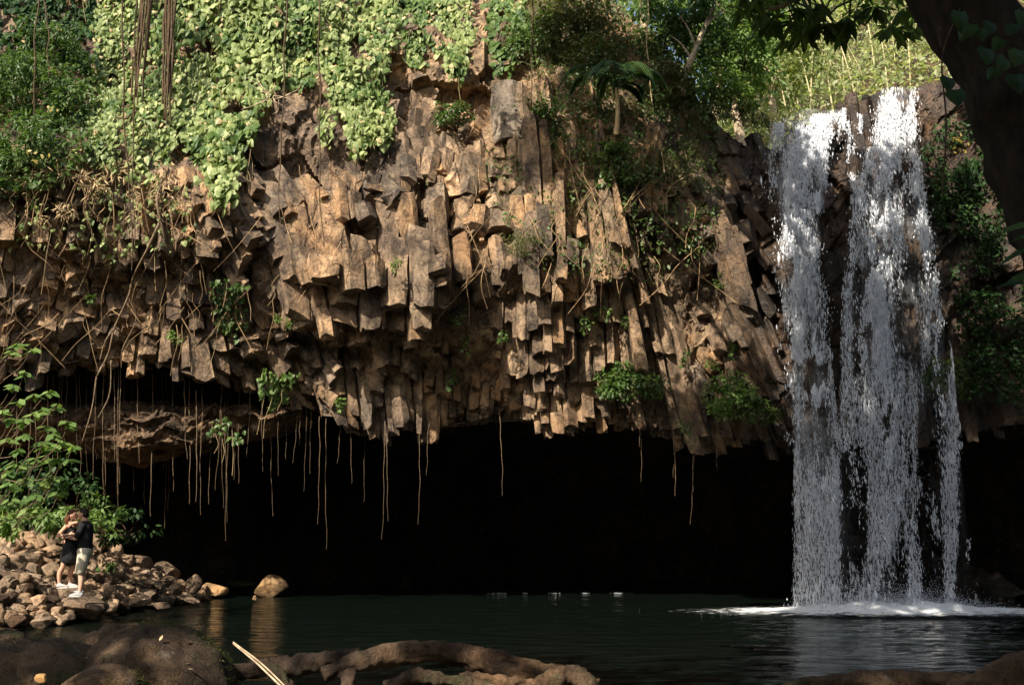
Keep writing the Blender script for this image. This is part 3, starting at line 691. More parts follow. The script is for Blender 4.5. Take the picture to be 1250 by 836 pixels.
cover([(1120, 180), (1250, 180), (1250, 500), (1180, 480)], 5500, .13, MAT['leaf_dark'], OVAL, thin=.05, sd=497)  # dark leaves added to dull sunlit patches on the wall right of the falls
cover([(590, 40), (880, 50), (885, 200), (800, 230), (700, 220), (640, 160), (640, 90)], 6500, .11, MAT['leaf_olive'], SLIM, off=(.05, .6), thin=.1, sd=501)
cover([(640, 40), (880, 50), (885, 200), (800, 230), (700, 220), (650, 120)], 4500, .12, MAT['leaf_mid'], OVAL, off=(.05, .6), thin=.02, sd=503)
cover([(-30, 60), (130, 80), (135, 190), (60, 235), (-30, 250)], 3800, .15, MAT['leaf_mid'], OVAL, off=(.05, .45), sd=440)
cover([(-30, 205), (130, 185), (260, 215), (250, 262), (-30, 275)], 3000, .22, MAT['straw'], SLIM, off=(0, .35), up=0, thin=.0, name='dry_grass', sd=450)
cover([(850, 105), (905, 130), (950, 148), (945, 160), (900, 152), (860, 140)], 900, .22, MAT['leaf_olive'], SLIM, name='grass', sd=455)
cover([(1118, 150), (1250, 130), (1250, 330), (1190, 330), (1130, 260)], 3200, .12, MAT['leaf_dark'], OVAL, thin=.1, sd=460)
cover([(1120, 420), (1175, 440), (1180, 490), (1120, 480)], 700, .12, MAT['leaf_mid'], OVAL, sd=470)
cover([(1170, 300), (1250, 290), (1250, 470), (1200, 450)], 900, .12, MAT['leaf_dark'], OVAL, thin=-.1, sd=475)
cover([(330, 60), (640, 60), (640, 260), (330, 300)], 700, .07, MAT['leaf_olive'], OVAL, thin=-.2, off=(0, .2), sd=480)
sh = [(655, 45, .9, 'mid', 'dark feathery shrub left of the brown brush, top centre'), (700, 20, 1.1, 'olive', 'dry olive brush at the top of the frame above the palm'), (722, 62, .7, 'olive', 'brownish shrub just left of the palm'),
      (800, 30, 1.2, 'mid', 'shaded green shrub on the upper slope right of the palm'), (815, 95, .7, 'olive', 'thin shrub under the leaning pale trunk'), (860, 35, 1.1, 'mid', 'green thicket behind the leaning pale trunk'),
      (870, 95, .8, 'bright', 'sunny green shrub right of the leaning pale trunk'), (905, 60, 1.0, 'bright', 'tall bright shrub where the slope meets the far trees'), (905, 118, .6, 'bright', 'low bright shrub above the orange cliff shoulder'),
      (60, 60, 1.0, 'mid', 'umbrella-leaved shrub with rosette leaves at upper left'), (25, 110, 1.1, 'mid', 'dense green shrub on the left frame edge'), (90, 130, .8, 'mid', 'green shrub in front of the pale vine strip'), (35, 175, .9, 'mid', 'lower shrub at the left frame edge above the dry grass')]
for k, (x, y, r, c, lb) in enumerate(sh):
    bush('shrub', lb, 'shrub', cb(x, y, .5 if x > 500 else .45), (r, r * .7, r * .8), int(1500 * r * r), (.13 if x > 500 else .17), MAT['leaf_' + c], T=LANCE if x < 100 else OVAL, nc=16, group='shrubs on the upper slope', seed=100 + k, stems=9)
# yellow leaves
for k, (x, y) in enumerate([(40, 185), (55, 192), (72, 130), (363, 78), (797, 40)]):
    p = cb(x, y, 1.0); V, F = leaves(p + rng.normal(0, .12, (5, 3)), rdir(5) * .3 + np.array([0, -1, .3]), rdir(5) + np.array([0, 0, -.8]), np.full(5, .11), OVAL)
    solo('yellow_leaves', V, F, MAT['leaf_yellow'], ['yellow leaf spray low in the shrubs at the left edge', 'yellow leaf spray beside the first, just above the dry grass', 'single yellow leaf cluster under the upper left shrub', 'yellow leaf in the sunlit vine curtain', 'long yellow leaf high on the right slope'][k], 'leaves', 'yellowed leaves')

# palm
pb = cb(752, 165, .35); root = thing('palm', 'small palm with arching fronds on the shaded upper cliff', 'palm', pb)
crown = pb + np.array([0.02, -.15, 1.25])
mb = MB(); mb.add(*tube(smoothpath([pb, pb + [.05, -.1, .6], crown], 8), np.linspace(.07, .045, 8), 8, .15)); mb.build('trunk', MAT['straw'], root)
for k in range(11):
    a = k / 11 * 2 * math.pi + .3; d = np.array([math.cos(a), math.sin(a) * .6 - .3, 0]); L = rng.uniform(.9, 1.35); el = rng.uniform(.3, .9)
    pth = smoothpath([crown, crown + d * L * .45 + [0, 0, L * el * .55], crown + d * L * .9 + [0, 0, L * el * .5 - .1], crown + d * L * 1.15 + [0, 0, L * el * .2 - .35]], 26)
    mb = MB(); mb.add(*tube(pth, np.linspace(.014, .004, 26), 4, cap=False)); Tn = np.gradient(pth, axis=0); Tn /= np.linalg.norm(Tn, axis=1)[:, None]
    side = np.cross(Tn, [0, 0, 1.]); side /= np.linalg.norm(side, axis=1)[:, None] + 1e-9
    for s_ in (-1, 1):
        ii = np.arange(3, 26); leaves(pth[ii], np.tile([0, -.2, 1.], (len(ii), 1)), side[ii] * s_ + Tn[ii] * .6 + np.array([0, 0, -.25]), .34 * np.sin(np.linspace(.6, 2.9, len(ii))) + .05, SLIM, mb)
    mb.build('frond', MAT['leaf_dark'] if k % 3 else MAT['leaf_mid'], root)

# leaning pale trunk on the slope
tb = cb(832, 118, .3)
root = thing('slope_tree', 'small bare-limbed tree with a pale leaning trunk on the upper slope', 'tree', tb)
mb = MB(); pth = smoothpath([tb, P(836, 95, tb[1] - .1), P(846, 68, tb[1] - .2), P(862, 30, tb[1] - .2), P(872, 5, tb[1] - .1)], 20); mb.add(*tube(pth, np.linspace(.12, .045, 20), 8, .25, 5)); mb.build('trunk', MAT['twig'], root)
for a, b in (((844, 72), (820, 45)), ((850, 58), (830, 20)), ((858, 40), (885, 12)), ((838, 90), (815, 75))):
    mb = MB(); mb.add(*tube(smoothpath([P(*a, tb[1] - .2), (P(*a, tb[1] - .2) + P(*b, tb[1] - .3)) / 2 + [0, 0, .1], P(*b, tb[1] - .3)], 8), np.linspace(.035, .012, 8), 5)); mb.build('branch', MAT['twig'], root)
p, e = clumps(P(868, 10, tb[1]), (1.1, .8, .6), 12, 900, 5); V, F = leaves(p, e * .5 + [0, -.2, .6], e + rdir(900) * .5 + [0, 0, -.4], rng.uniform(.08, .16, 900), OVAL); mk('foliage', V, F, MAT['leaf_mid'], root, kind='stuff')

# far trees behind the falls
def ftree(px, pyb, Y, h, r, n, mat, label, seed, size=.22, nc=22):
    b = P(px, pyb, Y); root = thing('background_tree', label, 'tree', b, 'trees behind the falls')
    mb = MB(); t_ = b + [rng.normal(0, .4), 0, h * .8]; mb.add(*tube(smoothpath([b - [0, 0, 1.], (b + t_) / 2 + rng.normal(0, .3, 3), t_], 12), np.linspace(.16, .05, 12), 7, .1)); mb.build('trunk', MAT['twig'], root)
    mb = MB(); p, e = clumps(b + [0, 0, h * .62], (r, r * .8, h * .45), nc, n, seed)
    for k in range(7): mb.add(*tube(smoothpath([b + [0, 0, h * rng.uniform(.2, .6)], (b + [0, 0, h * .6] + p[k]) / 2, p[k]], 8), np.linspace(.05, .015, 8), 5))
    mb.build('branch', MAT['twig'], root)
    V, F = leaves(p, e * .5 + rdir(n) * .5 + [0, -.1, .5], e + rdir(n) * .7 + [0, 0, -.3], size * rng.uniform(.6, 1.3, n), OVAL); mk('crown', V, F, mat, root, kind='stuff')
for k, a in enumerate([(905, 150, 31, 4.5, 1.7, 2600, 'leaf_bright', 'bright bush-like tree at the left end of the gap above the falls'), (945, 150, 34, 4.0, 1.8, 2400, 'leaf_far', 'yellow-green tree left of the cane thicket'),
                       (930, 140, 42, 7.0, 2.6, 2600, 'leaf_mid', 'taller darker tree behind the yellow-green one'), (1000, 120, 46, 7.5, 3.0, 2600, 'leaf_far', 'pale leafy tree behind the canes, left one'),
                       (1060, 110, 48, 8.5, 3.0, 2600, 'leaf_far', 'pale leafy tree behind the canes, centre one'), (1110, 100, 44, 7.0, 2.6, 2200, 'leaf_far', 'pale leafy tree beside the dark trunk'),
                       (870, 120, 36, 6.5, 2.6, 3000, 'leaf_bright', 'green tree behind the slope shrubs'), (1180, 110, 40, 8.0, 3.0, 2000, 'leaf_mid', 'tree mostly hidden behind the dark leaning trunk'),
                       (790, 60, 38, 8.0, 3.2, 3200, 'leaf_mid', 'tree at the top of the slope above the palm'), (700, 20, 36, 7.0, 3.2, 2600, 'leaf_mid', 'tree rising above the olive brush')]):
    ftree(*a[:6], MAT[a[6]], a[7], 200 + k)
n = 10000; xx = rng.uniform(3, 28, n); yy = rng.uniform(50, 56, n); pts = v3(xx, yy, 20 + rng.uniform(0, 16, n) ** 1.0 * (.8 + .4 * vn(v3(xx, 0, 0), .4, 5))); V, F = leaves(pts, rdir(n) * .6 + [0, -.3, .6], rdir(n) + [0, 0, -.4], rng.uniform(.3, .6, n), OVAL); mk('far_woods', V, F, MAT['leaf_far'], None, kind='stuff')
n = 15000; xx = rng.uniform(4, 19, n); yy = 27.5 + rng.uniform(0, 22, n); zz_ = platZ(xx, yy); m_ = ~((yy < 31) & (xx > 6) & (xx < 11)); xx, yy, zz_ = xx[m_], yy[m_], zz_[m_]; n = len(xx)
pts = v3(xx, yy, zz_ + rng.uniform(0, 1.6, n) ** 1.5); V, F = leaves(pts, rdir(n) * .6 + [0, -.4, .6], rdir(n) + [0, 0, .5], rng.uniform(.10, .26, n), OVAL); mk('hilltop_brush', V, F, MAT['leaf_far'], None, kind='stuff')
for k in range(26):
    x0 = 950 + 200 * (k + rng.uniform(.05, .95)) / 26; Y = rng.uniform(33, 40); b = P(x0, np.interp(x0, [950, 1150], [142, 100]), Y); ht = rng.uniform(2.2, 4.6); ln = rng.normal(.02, .22)
    root = thing('cane', ordn(k) + ' pale cane in the sunlit thicket above the falls', 'cane', b - [0, 0, .6], 'canes behind the falls')
    mb = MB(); mb.add(*tube(smoothpath([b - [0, 0, .6], b + [ln * ht * .4, 0, ht * .5], b + [ln * ht, .1, ht]], 10), np.linspace(.028, .010, 10), 5)); mb.build('stem', MAT['bamboo'], root)
    n = 70; hp_ = rng.uniform(.35, 1.05, n); V, F = leaves(b + np.outer(hp_, [ln * ht, .1, ht]) + rng.normal(0, .28, (n, 3)), rdir(n) * .5 + [0, -.2, .8], rdir(n) + [0, 0, -.5], rng.uniform(.2, .4, n), SLIM); mk('foliage', V, F, MAT['leaf_far'], root, kind='stuff')

# ------------------------------------------------------------------ the big leaning tree on the right, its crown over the pool
MAT['bark'] = simple('dark_bark', (.012, .009, .006), (.04, .03, .021), 7, .9, .15, .9, .04, (1, 1, .4))
tb = np.array([8.9, 8.6, .2]); root = thing('leaning_tree', 'huge dark tree leaning in from the right edge over the pool', 'tree', tb); big = root
TY = 9.6
pth = smoothpath([[8.6, 8.8, .1], P(1420, 560, TY - .3), P(1372, 420, TY), P(1318, 300, TY), P(1286, 230, TY), P(1250, 150, TY), P(1218, 80, TY), P(1170, 0, TY), P(1110, -110, TY - .2), P(1050, -240, TY - .8)], 70)
mb = MB(); mb.add(*tube(pth, np.interp(np.linspace(0, 1, 70), [0, .15, .4, .75, 1], [.85, .62, .53, .42, .30]), 26, .30, 2.2, 5)); mb.build('trunk', MAT['bark'], root, smooth=True)
top = pth[-1]
crownc = [(3.5, 16.5, 15.3), (6.0, 19, 16.3), (6.5, 15.5, 15.0), (1.6, 13, 14.2), (4.2, 11, 14.0), (9.5, 15, 15.0), (2.8, 20.0, 17.4), (12, 18, 16.5), (1.2, 8, 12.5), (5, 7, 12.0), (11.0, 11, 13.0), (1.0, 21.5, 18.6), (4.0, 23.5, 19.5), (-1.8, 19, 17.6), (13.5, 16.5, 15.8), (11.5, 13.5, 14.4), (3, 14.5, 15.2), (1.0, 13.5, 12.3), (3.0, 13.6, 12.1), (-.4, 11.6, 12.6), (4.5, 12.5, 12.0), (14, 22, 17.5), (-.8, 14, 15.2),(11, 20, 16.8)]  # clumps above the frame, placed to shade the falls, slope and pool
for k, c in enumerate(crownc):
    mb = MB(); c = np.array(c); mb.add(*tube(smoothpath([top - [0, 0, .3], (top + c) / 2 + [0, 0, .7], c], 14), np.linspace(.22, .05, 14), 8, .15)); mb.build('limb', MAT['bark'], root, smooth=True)
    p, e = clumps(c, (2.4, 2.4, .9), 16, 2300, 700 + k); V, F = leaves(p, rdir(2300) * .5 + [0, 0, 1.], rdir(2300) + [0, 0, -.5], rng.uniform(.20, .42, 2300), OVAL)
    mk('crown', V, F, MAT['leaf_mid'], root, kind='stuff')
# drooping leaf rosettes in the top right of the view
for k in range(46):
    x = rng.uniform(905, 1140); y = rng.uniform(-14, 45) * (1.0 if x < 1010 else .85) + (8 if 930 < x < 1000 else 0)
    if 1030 < x < 1075: y = rng.uniform(-14, 25)
    Y = rng.uniform(14.5, 18); c = P(x, y, Y); n = rng.integers(9, 15)
    a = rng.uniform(0, 2 * math.pi, n); d = v3(np.cos(a), np.sin(a), rng.uniform(-1.3, .1, n))
    mb = MB(); leaves(np.tile(c, (n, 1)) + d * .03, np.tile([0, 0, 1.], (n, 1)) + rdir(n) * .3, d, rng.uniform(.24, .42, n), LANCE, mb)
    mb.add(*tube(smoothpath([c, c + [rng.normal(0, .2), .1, .4], c + [rng.normal(0, .4), .3, 1.0]], 6), np.linspace(.012, .025, 6), 5))
    mb.build('leaf_rosette', MAT['leaf_bright'] if rng.random() < .45 else MAT['leaf_mid'], root)
mb = MB(); mb.add(*tube(smoothpath([P(1010, -30, 15), P(960, 6, 15.2), P(925, 11, 15.4), P(893, 9, 15.6)], 16), np.linspace(.045, .012, 16), 6, .15)); mb.build('branch', MAT['twig'], root)
# large leaves of a climber on the trunk, right edge
root = thing('trunk_climber', 'large-leaved climber on the dark trunk at the upper right', 'plant', P(1230, 60, 8.6))
pp = np.array([P(x, y, 8.7 + rng.uniform(-.2, .2)) for x, y in [(1185, 30), (1197, 36), (1210, 28), (1222, 48), (1238, 30), (1245, 62), (1228, 72), (1205, 60), (1240, 92), (1172, 15), (1158, 95), (1166, 110), (1215, 84), (1250, 15)]])
n = len(pp); leaf_parts(root, pp, rdir(n) * .4 + [0, -1, .3], rdir(n) * .4 + [-.3, -.1, -1], rng.uniform(.12, .22, n), HEART, MAT['leaf_dark'], n)
mb = MB(); mb.add(*tube(smoothpath([P(1172, 10, 8.9), P(1150, 70, 8.9), P(1155, 150, 8.9), P(1150, 240, 8.9)], 16), .008, 5)); mb.build('stem', MAT['liana'], root)
root = thing('leaf_spray', 'pale blade-like leaves poking in at the right edge beside the trunk', 'plant', P(1262, 300, 7.5))
pp = np.array([P(x, y, 7.5) for x, y in [(1262, 270), (1270, 282), (1258, 300), (1266, 330), (1256, 345), (1270, 360)]]); n = len(pp)
leaf_parts(root, pp, rdir(n) * .3 + [0, -.5, .8], rdir(n) * .25 + [-1, 0, -.15], rng.uniform(.2, .3, n), LANCE, MAT['leaf_dark'], n)
root = thing('trunk_fern', 'fern and yellowed leaves on the shaded rock right of the falls', 'fern', cb(1185, 215, .4))
c = cb(1185, 210, .5); mb = MB()
for k in range(9):
    a = rng.uniform(0, 6.28); d = np.array([math.cos(a), -.3, .3 * math.sin(a)]); L = rng.uniform(.5, .9); pt = smoothpath([c, c + d * L * .6 + [0, 0, .15], c + d * L + [0, 0, -.2]], 14)
    for s_ in (-1, 1): leaves(pt, np.tile([0, -.6, .8], (14, 1)), np.tile([d[2] * s_ * .5, -.1, s_ * .7], (14, 1)) + d * .6, np.full(14, .16), SLIM, mb)
mb.build('frond', MAT['leaf_dark'], root)
V, F = leaves(P(1170, 172, c[1] - .2) + rng.normal(0, .14, (14, 3)), rdir(14) * .4 + [0, -1, 0], rdir(14) + [0, 0, -1], rng.uniform(.1, .18, 14), OVAL); mk('dead_leaves', V, F, MAT['leaf_yellow'], root)

# unseen trees around the bowl, added to shade the foreground and block low sky
for k, (x, y, z, r, n) in enumerate([(-1.5, -3.5, 11.5, 3.2, 2600), (2.5, -3.5, 12, 3.2, 2400), (-10.5, .8, 10.5, 3.4, 1200), (-6.5, 1.2, 11, 3.2, 800), (-3, 1.5, 11.5, 3.2, 1500), (2, 3.5, 12, 3.0, 2400), (7, 2, 12, 3.5, 2400), (-1, -6, 12, 4, 2400), (5, -5, 13, 4, 2000), (-9, -10, 10, 4.5, 2200), (12, -6, 12, 5, 2200), (-18, -2, 8, 4.5, 2200), (19, 6, 12, 4.5, 2600), (20, 15, 14, 4, 2200), (-23, 8, 10, 4.5, 2200), (-15, -16, 13, 5, 2000), (3, -18, 12, 6, 2000), (16, -18, 13, 5, 1800)]):
    b = np.array([x + rng.normal(0, .8), y - (1.5 if y > -3 and abs(x) < 8 else 0), 0.]); b[2] = float(groundZ(np.array(b[0]), np.array(b[1]))) - .2
    if k < 7: b[1] = -5.0
    root = thing('shade_tree', 'unseen broad-crowned tree added for shade around the pool', 'tree', b, 'trees around the pool out of view')
    c = np.array([x, y, z]); mb = MB(); mb.add(*tube(smoothpath([b, (b + c) / 2 + [.3, -.3, 0], c], 12), np.linspace(.28, .1, 12), 8, .15)); mb.build('trunk', MAT['bark'], root)
    p, e = clumps(c, (r, r, r * .55), 18, n, 800 + k); V, F = leaves(p, rdir(n) * .6 + [0, 0, 1.], rdir(n) + [0, 0, -.4], rng.uniform(.3, .55, n), OVAL); mk('crown', V, F, MAT['leaf_mid'], root, kind='stuff')
n = 9000; xx = rng.uniform(-38, 38, n * 3); yy = rng.uniform(-34, 24, n * 3); m_ = ((np.hypot(xx, yy - 8) > 19) & ((yy < -8) | (abs(xx) > 17))); xx, yy = xx[m_][:n], yy[m_][:n]; n = len(xx)
pts = v3(xx, yy, groundZ(xx, yy) + rng.uniform(0, 1.6, n)); V, F = leaves(pts, rdir(n) * .7 + [0, 0, .7], rdir(n) + [0, 0, .3], rng.uniform(.4, .9, n), OVAL); mk('undergrowth', V, F, MAT['leaf_dark'], kind='stuff')

# ------------------------------------------------------------------ lianas, hanging roots, root tangle
def wig(px, y0, y1, Y, dx=0, amp=2.5, n=24, seed=0):
    t = np.linspace(0, 1, n); r_ = np.random.default_rng(seed); w1 = r_.uniform(0, 6, 3)
    x = px + dx * t + amp * (np.sin(t * 5 + w1[0]) * .5 + np.sin(t * 11 + w1[1]) * .3 + .25 * np.sin(t * 23 + w1[2])) * (t > 0)
    yv = y0 + (y1 - y0) * t
    return np.array([P(a, b, Y) for a, b in zip(x, yv)])
BUN = []; k = 0
for (xc, w_, cnt, ylo, sl, lab) in ((181, 8, 6, (170, 215), -17, ''), (214, 9, 7, (150, 235), -10, 'dark liana strand in the right bundle hanging from the top')):
    for i in range(cnt):
        x = xc + rng.uniform(-w_, w_); y1 = rng.uniform(*ylo); Y = 23.6 + rng.uniform(-.25, .25); pt = wig(x, -40, y1, Y, sl + rng.normal(0, 2), 2.2, 30, 900 + k); k += 1
        V, F = tube(pt, np.linspace(.042, .016, 30) * rng.uniform(.7, 1.2), 6, .35, 6); BUN.append((x, solo('liana', V, F, MAT['liana'], lab, 'liana', 'lianas in the left bundle' if xc == 181 else 'lianas in the right bundle'), 'left' if xc == 181 else 'right'))
for side in ('left', 'right'):
    for i, (x, o, s_) in enumerate(sorted([b for b in BUN if b[2] == side], key=lambda b: b[0])): o['label'] = ordn(i) + ' dark strand in the ' + side + ' liana bundle at the top'
for i, (x, y1, d, lab) in enumerate([(48, 190, -8, 'dark liana running down the far left shrubs'), (52, 95, 8, 'short dark liana over the upper left vine wall'), (350, 280, -8, 'thin liana in front of the shaded vine and grey blocks'), (388, 300, 6, 'thin liana before the boundary of the dark and pale vines'), (148, 330, 12, 'thin long liana left of the bundles reaching the blocks'), (650, 270, -4, 'thin dark liana right of the pointed tassel'), (790, 175, 6, 'tan thin stem hanging right of the palm'), (168, 300, -6, 'thin liana trailing under the left bundle')]):
    pt = wig(x, -40, y1, float(cb(x, (y1) / 2)[1]) - (1.2 if x < 500 else .5), d, 3.5, 30, 950 + i); V, F = tube(pt, np.linspace(.022, .012, 30), 5, .3, 6)
    solo('liana', V, F, MAT['liana' if i != 6 else 'straw'], lab, 'liana', 'single lianas')
HR = [(75, 455, 560, 25.6), (92, 430, 545, 25.6), (105, 440, 600, 26), (118, 440, 585, 25.5), (133, 455, 610, 26.2), (145, 445, 625, 25.4), (141, 450, 560, 25.4), (160, 470, 600, 27), (178, 520, 615, 28), (192, 530, 590, 28.2), (205, 540, 645, 28), (240, 490, 612, 25.6), (247, 485, 628, 25.7), (258, 500, 615, 26.6), (266, 520, 600, 28), (275, 500, 660, 25.9), (285, 505, 585, 26.5),
      (308, 440, 560, 25.4), (318, 450, 575, 25.5), (330, 480, 630, 26.2), (364, 500, 565, 26), (390, 522, 640, 25.6), (398, 510, 670, 25.8), (415, 520, 565, 26.3), (447, 525, 612, 26.8), (470, 525, 658, 26.0), (512, 525, 640, 26.0), (525, 512, 580, 26.0), (610, 515, 605, 26.2), (784, 505, 588, 26.3), (823, 530, 605, 26.4), (845, 535, 600, 26.4), (848, 532, 640, 26.6), (874, 500, 575, 26.0), (780, 508, 545, 26.2), (40, 470, 600, 25), (58, 470, 590, 25), (20, 480, 600, 25)]
HO = []
HR += [(x_, 470, 470 + l_, 25.6 + q_) for x_, l_, q_ in zip([82, 98, 112, 126, 152, 168, 186, 199, 212, 224, 232, 254, 270, 292, 301, 338, 352, 376, 430, 66], [70, 110, 90, 150, 120, 95, 160, 100, 130, 90, 145, 80, 150, 120, 70, 110, 90, 130, 120, 100], [0, .3, .6, 0, .9, .2, .5, 1.1, .7, .1, .4, 1.3, 0, .3, .8, .2, .6, .4, .5, .2])]
for i, (x, y0, y1, Y) in enumerate(HR):
    for j in range(2 if i % 5 == 0 else 1):
        pt = wig(x + j * 3, y0 - 14, y1 - j * 22, Y, rng.normal(-1, 3), 1.3, 26, 1000 + i * 3 + j); r0 = rng.uniform(.006, .010) * (1.4 if x < 260 else 1)
        V, F = tube(pt, np.linspace(r0, r0 * .35, 26), 5, .3, 9, i); side = 'left of the couple' if x < 70 else 'left part of the cave mouth' if x < 300 else 'middle of the cave mouth' if x < 700 else 'cave mouth near the waterfall'
        o_ = solo('hanging_root', V, F, MAT['hang'], 'thin pale aerial root hanging in the ' + side if x >= 70 else 'thin aerial root hanging behind the leafy branch at left', 'root', 'aerial roots hanging in front of the cave'); HO.append((x + j * 3, y1 - j * 22 - y0, side, o_))
for side in set(h[2] for h in HO):
    for i, (x, L_, s_, o) in enumerate(sorted([h for h in HO if h[2] == side], key=lambda h: h[0])): o['label'] = ordn(i) + (' long' if L_ > 115 else ' short' if L_ < 75 else ' mid-length') + ' aerial root in the ' + side
# big forked dry root over the left blocks
root = thing('forked_root', 'thick pale root forking down over the broken blocks at left', 'root', cb(140, 440, .6))
for pt, r0, r1 in (([(196, 270), (180, 305), (163, 338), (157, 362), (140, 400), (132, 432), (118, 460)], .07, .035), ([(196, 270), (203, 300), (214, 322), (232, 338)], .035, .012), ([(157, 362), (166, 390), (150, 425), (148, 450)], .03, .014), ([(140, 400), (128, 418), (122, 440)], .04, .02), ([(196, 270), (192, 240), (205, 205)], .06, .05), ([(118, 460), (112, 500), (100, 540)], .04, .02), ([(136, 440), (134, 480), (120, 510)], .045, .02)):
    mb = MB(); mb.add(*tube(smoothpath([cb(x, y, .45) for x, y in pt], 24), np.linspace(r0, r1, 24) * .52, 8, .45, 5)); mb.build('root_limb', MAT['hang'], root, smooth=True)
# dead twig tangle at (320,120)
root = thing('dead_twigs', 'bleached leafless twigs sticking out of the vine above the grey blocks', 'twigs', cb(330, 125, .9))
mb = MB()
for k in range(12):
    a = P(328 + rng.normal(0, 8), 120 + rng.normal(0, 6), cb(330, 125)[1] - .9); d = rdir(1)[0] * (1, .4, 1) * rng.uniform(.4, .9); mb.add(*tube(smoothpath([a, a + d * .5 + rng.normal(0, .06, 3), a + d], 8), np.linspace(.014, .005, 8), 5))
mb.build('twig', MAT['twig'], root)
# mat of fine dry roots that clings to the blocks
mb = MB()
for k in range(180):
    x = rng.uniform(-20, 430) if k < 125 else rng.uniform(560, 860); y = rng.uniform(200, 400) if x < 430 else rng.uniform(170, 330)
    if x > 250 and x < 430 and rng.random() < .6: continue
    L = rng.uniform(20, 95); d = rng.normal(-.1, .55); q = [cb(x + d * L * t + rng.normal(0, 3), y + L * t, .28 + .2 * rng.random()) for t in (0, .33, .66, 1)]
    mb.add(*tube(smoothpath(q, 12), rng.uniform(.004, .011), 4, cap=False))
mb.build('root_mat', MAT['dry'], None, kind='stuff')

# ------------------------------------------------------------------ leafy branch at the left edge and plants behind the couple
root = thing('leafy_branch', 'sunlit branch with whorls of broad leaves at the left edge above the rocks', 'plant', P(-10, 600, 20.5))
LY = 20.3
tips = [(20, 420), (38, 425), (22, 490), (45, 482), (60, 478), (12, 510), (40, 505), (72, 495), (60, 520), (85, 515), (30, 530), (50, 540), (75, 540), (90, 545), (68, 560), (40, 560), (20, 565), (62, 580), (72, 600), (30, 585), (10, 590), (45, 605), (15, 470), (60, 545), (30, 455), (14, 430), (5, 500), (28, 512), (52, 500), (8, 535), (55, 560), (22, 548), (84, 560), (50, 590), (15, 610), (35, 620), (66, 530), (5, 575)]
P0 = []; N0 = []; T0 = []; S0 = []
for x, y in tips:
    Y = LY + rng.uniform(-.7, .7); c = P(x, y, Y); n = rng.integers(5, 9); a = rng.uniform(0, 6.28) + np.arange(n) / n * 6.28
    mb = MB(); mb.add(*tube(smoothpath([P(x - rng.uniform(25, 45), y + rng.uniform(25, 60), Y + .3), P(x - 12, y + rng.uniform(8, 30), Y + .1), c], 12), np.linspace(.008, .004, 12), 5)); mb.build('twig', MAT['hang'], root)
    for q in range(n): P0.append(c + rng.normal(0, .03, 3)); N0.append([rng.normal(0, .25), -.45, 1]); T0.append([math.cos(a[q]), math.sin(a[q]) * .7, -.35 + rng.normal(0, .15)]); S0.append(rng.uniform(.16, .28))
leaf_parts(root, np.array(P0), np.array(N0), np.array(T0), np.array(S0), OVAL, MAT['leaf_bright'], 160)
def shoreplant(px, py, Y, r, n, size, mat, lb, T=OVAL, k=0): bush('ground_plant', lb, 'plant', P(px, py, Y), r, n, size, mat, T=T, nc=10, group='plants at the foot of the cave wall', seed=500 + k, stems=6, droop=.7)
for k, a in enumerate([(20, 615, 23, (.7, .5, .6), 300, .17, 'leaf_mid', 'green plant behind the top of the rock pile at the left edge'), (45, 585, 24, (.9, .6, .7), 420, .16, 'leaf_dark', 'plant mass under the leafy branch'), (68, 628, 22.8, (.45, .4, .35), 300, .2, 'leaf_bright', 'strappy plant just left of the woman'),
                       (115, 622, 24.5, (.7, .5, .45), 320, .14, 'leaf_mid', 'plant directly behind the man\'s head'), (125, 635, 24, (.5, .4, .35), 120, .16, 'leaf_bright', 'brighter drooping leaves right of the man\'s head'), (90, 600, 25.5, (.9, .6, .5), 350, .14, 'leaf_dark', 'dim greenery above the couple'),
                       (150, 640, 25.5, (.8, .5, .4), 300, .15, 'leaf_dark', 'dim low plants fading into the cave'), (12, 640, 21.5, (.3, .3, .25), 160, .17, 'leaf_bright', 'tiny fresh plant between rocks at the left edge'), (130, 690, 22.5, (.2, .2, .15), 60, .12, 'leaf_mid', 'small weed growing between the rocks right of the man')]):
    shoreplant(a[0], a[1], a[2], a[3], a[4], a[5], MAT[a[6]], a[7], k=k, T=OVAL if k != 2 else LANCE)
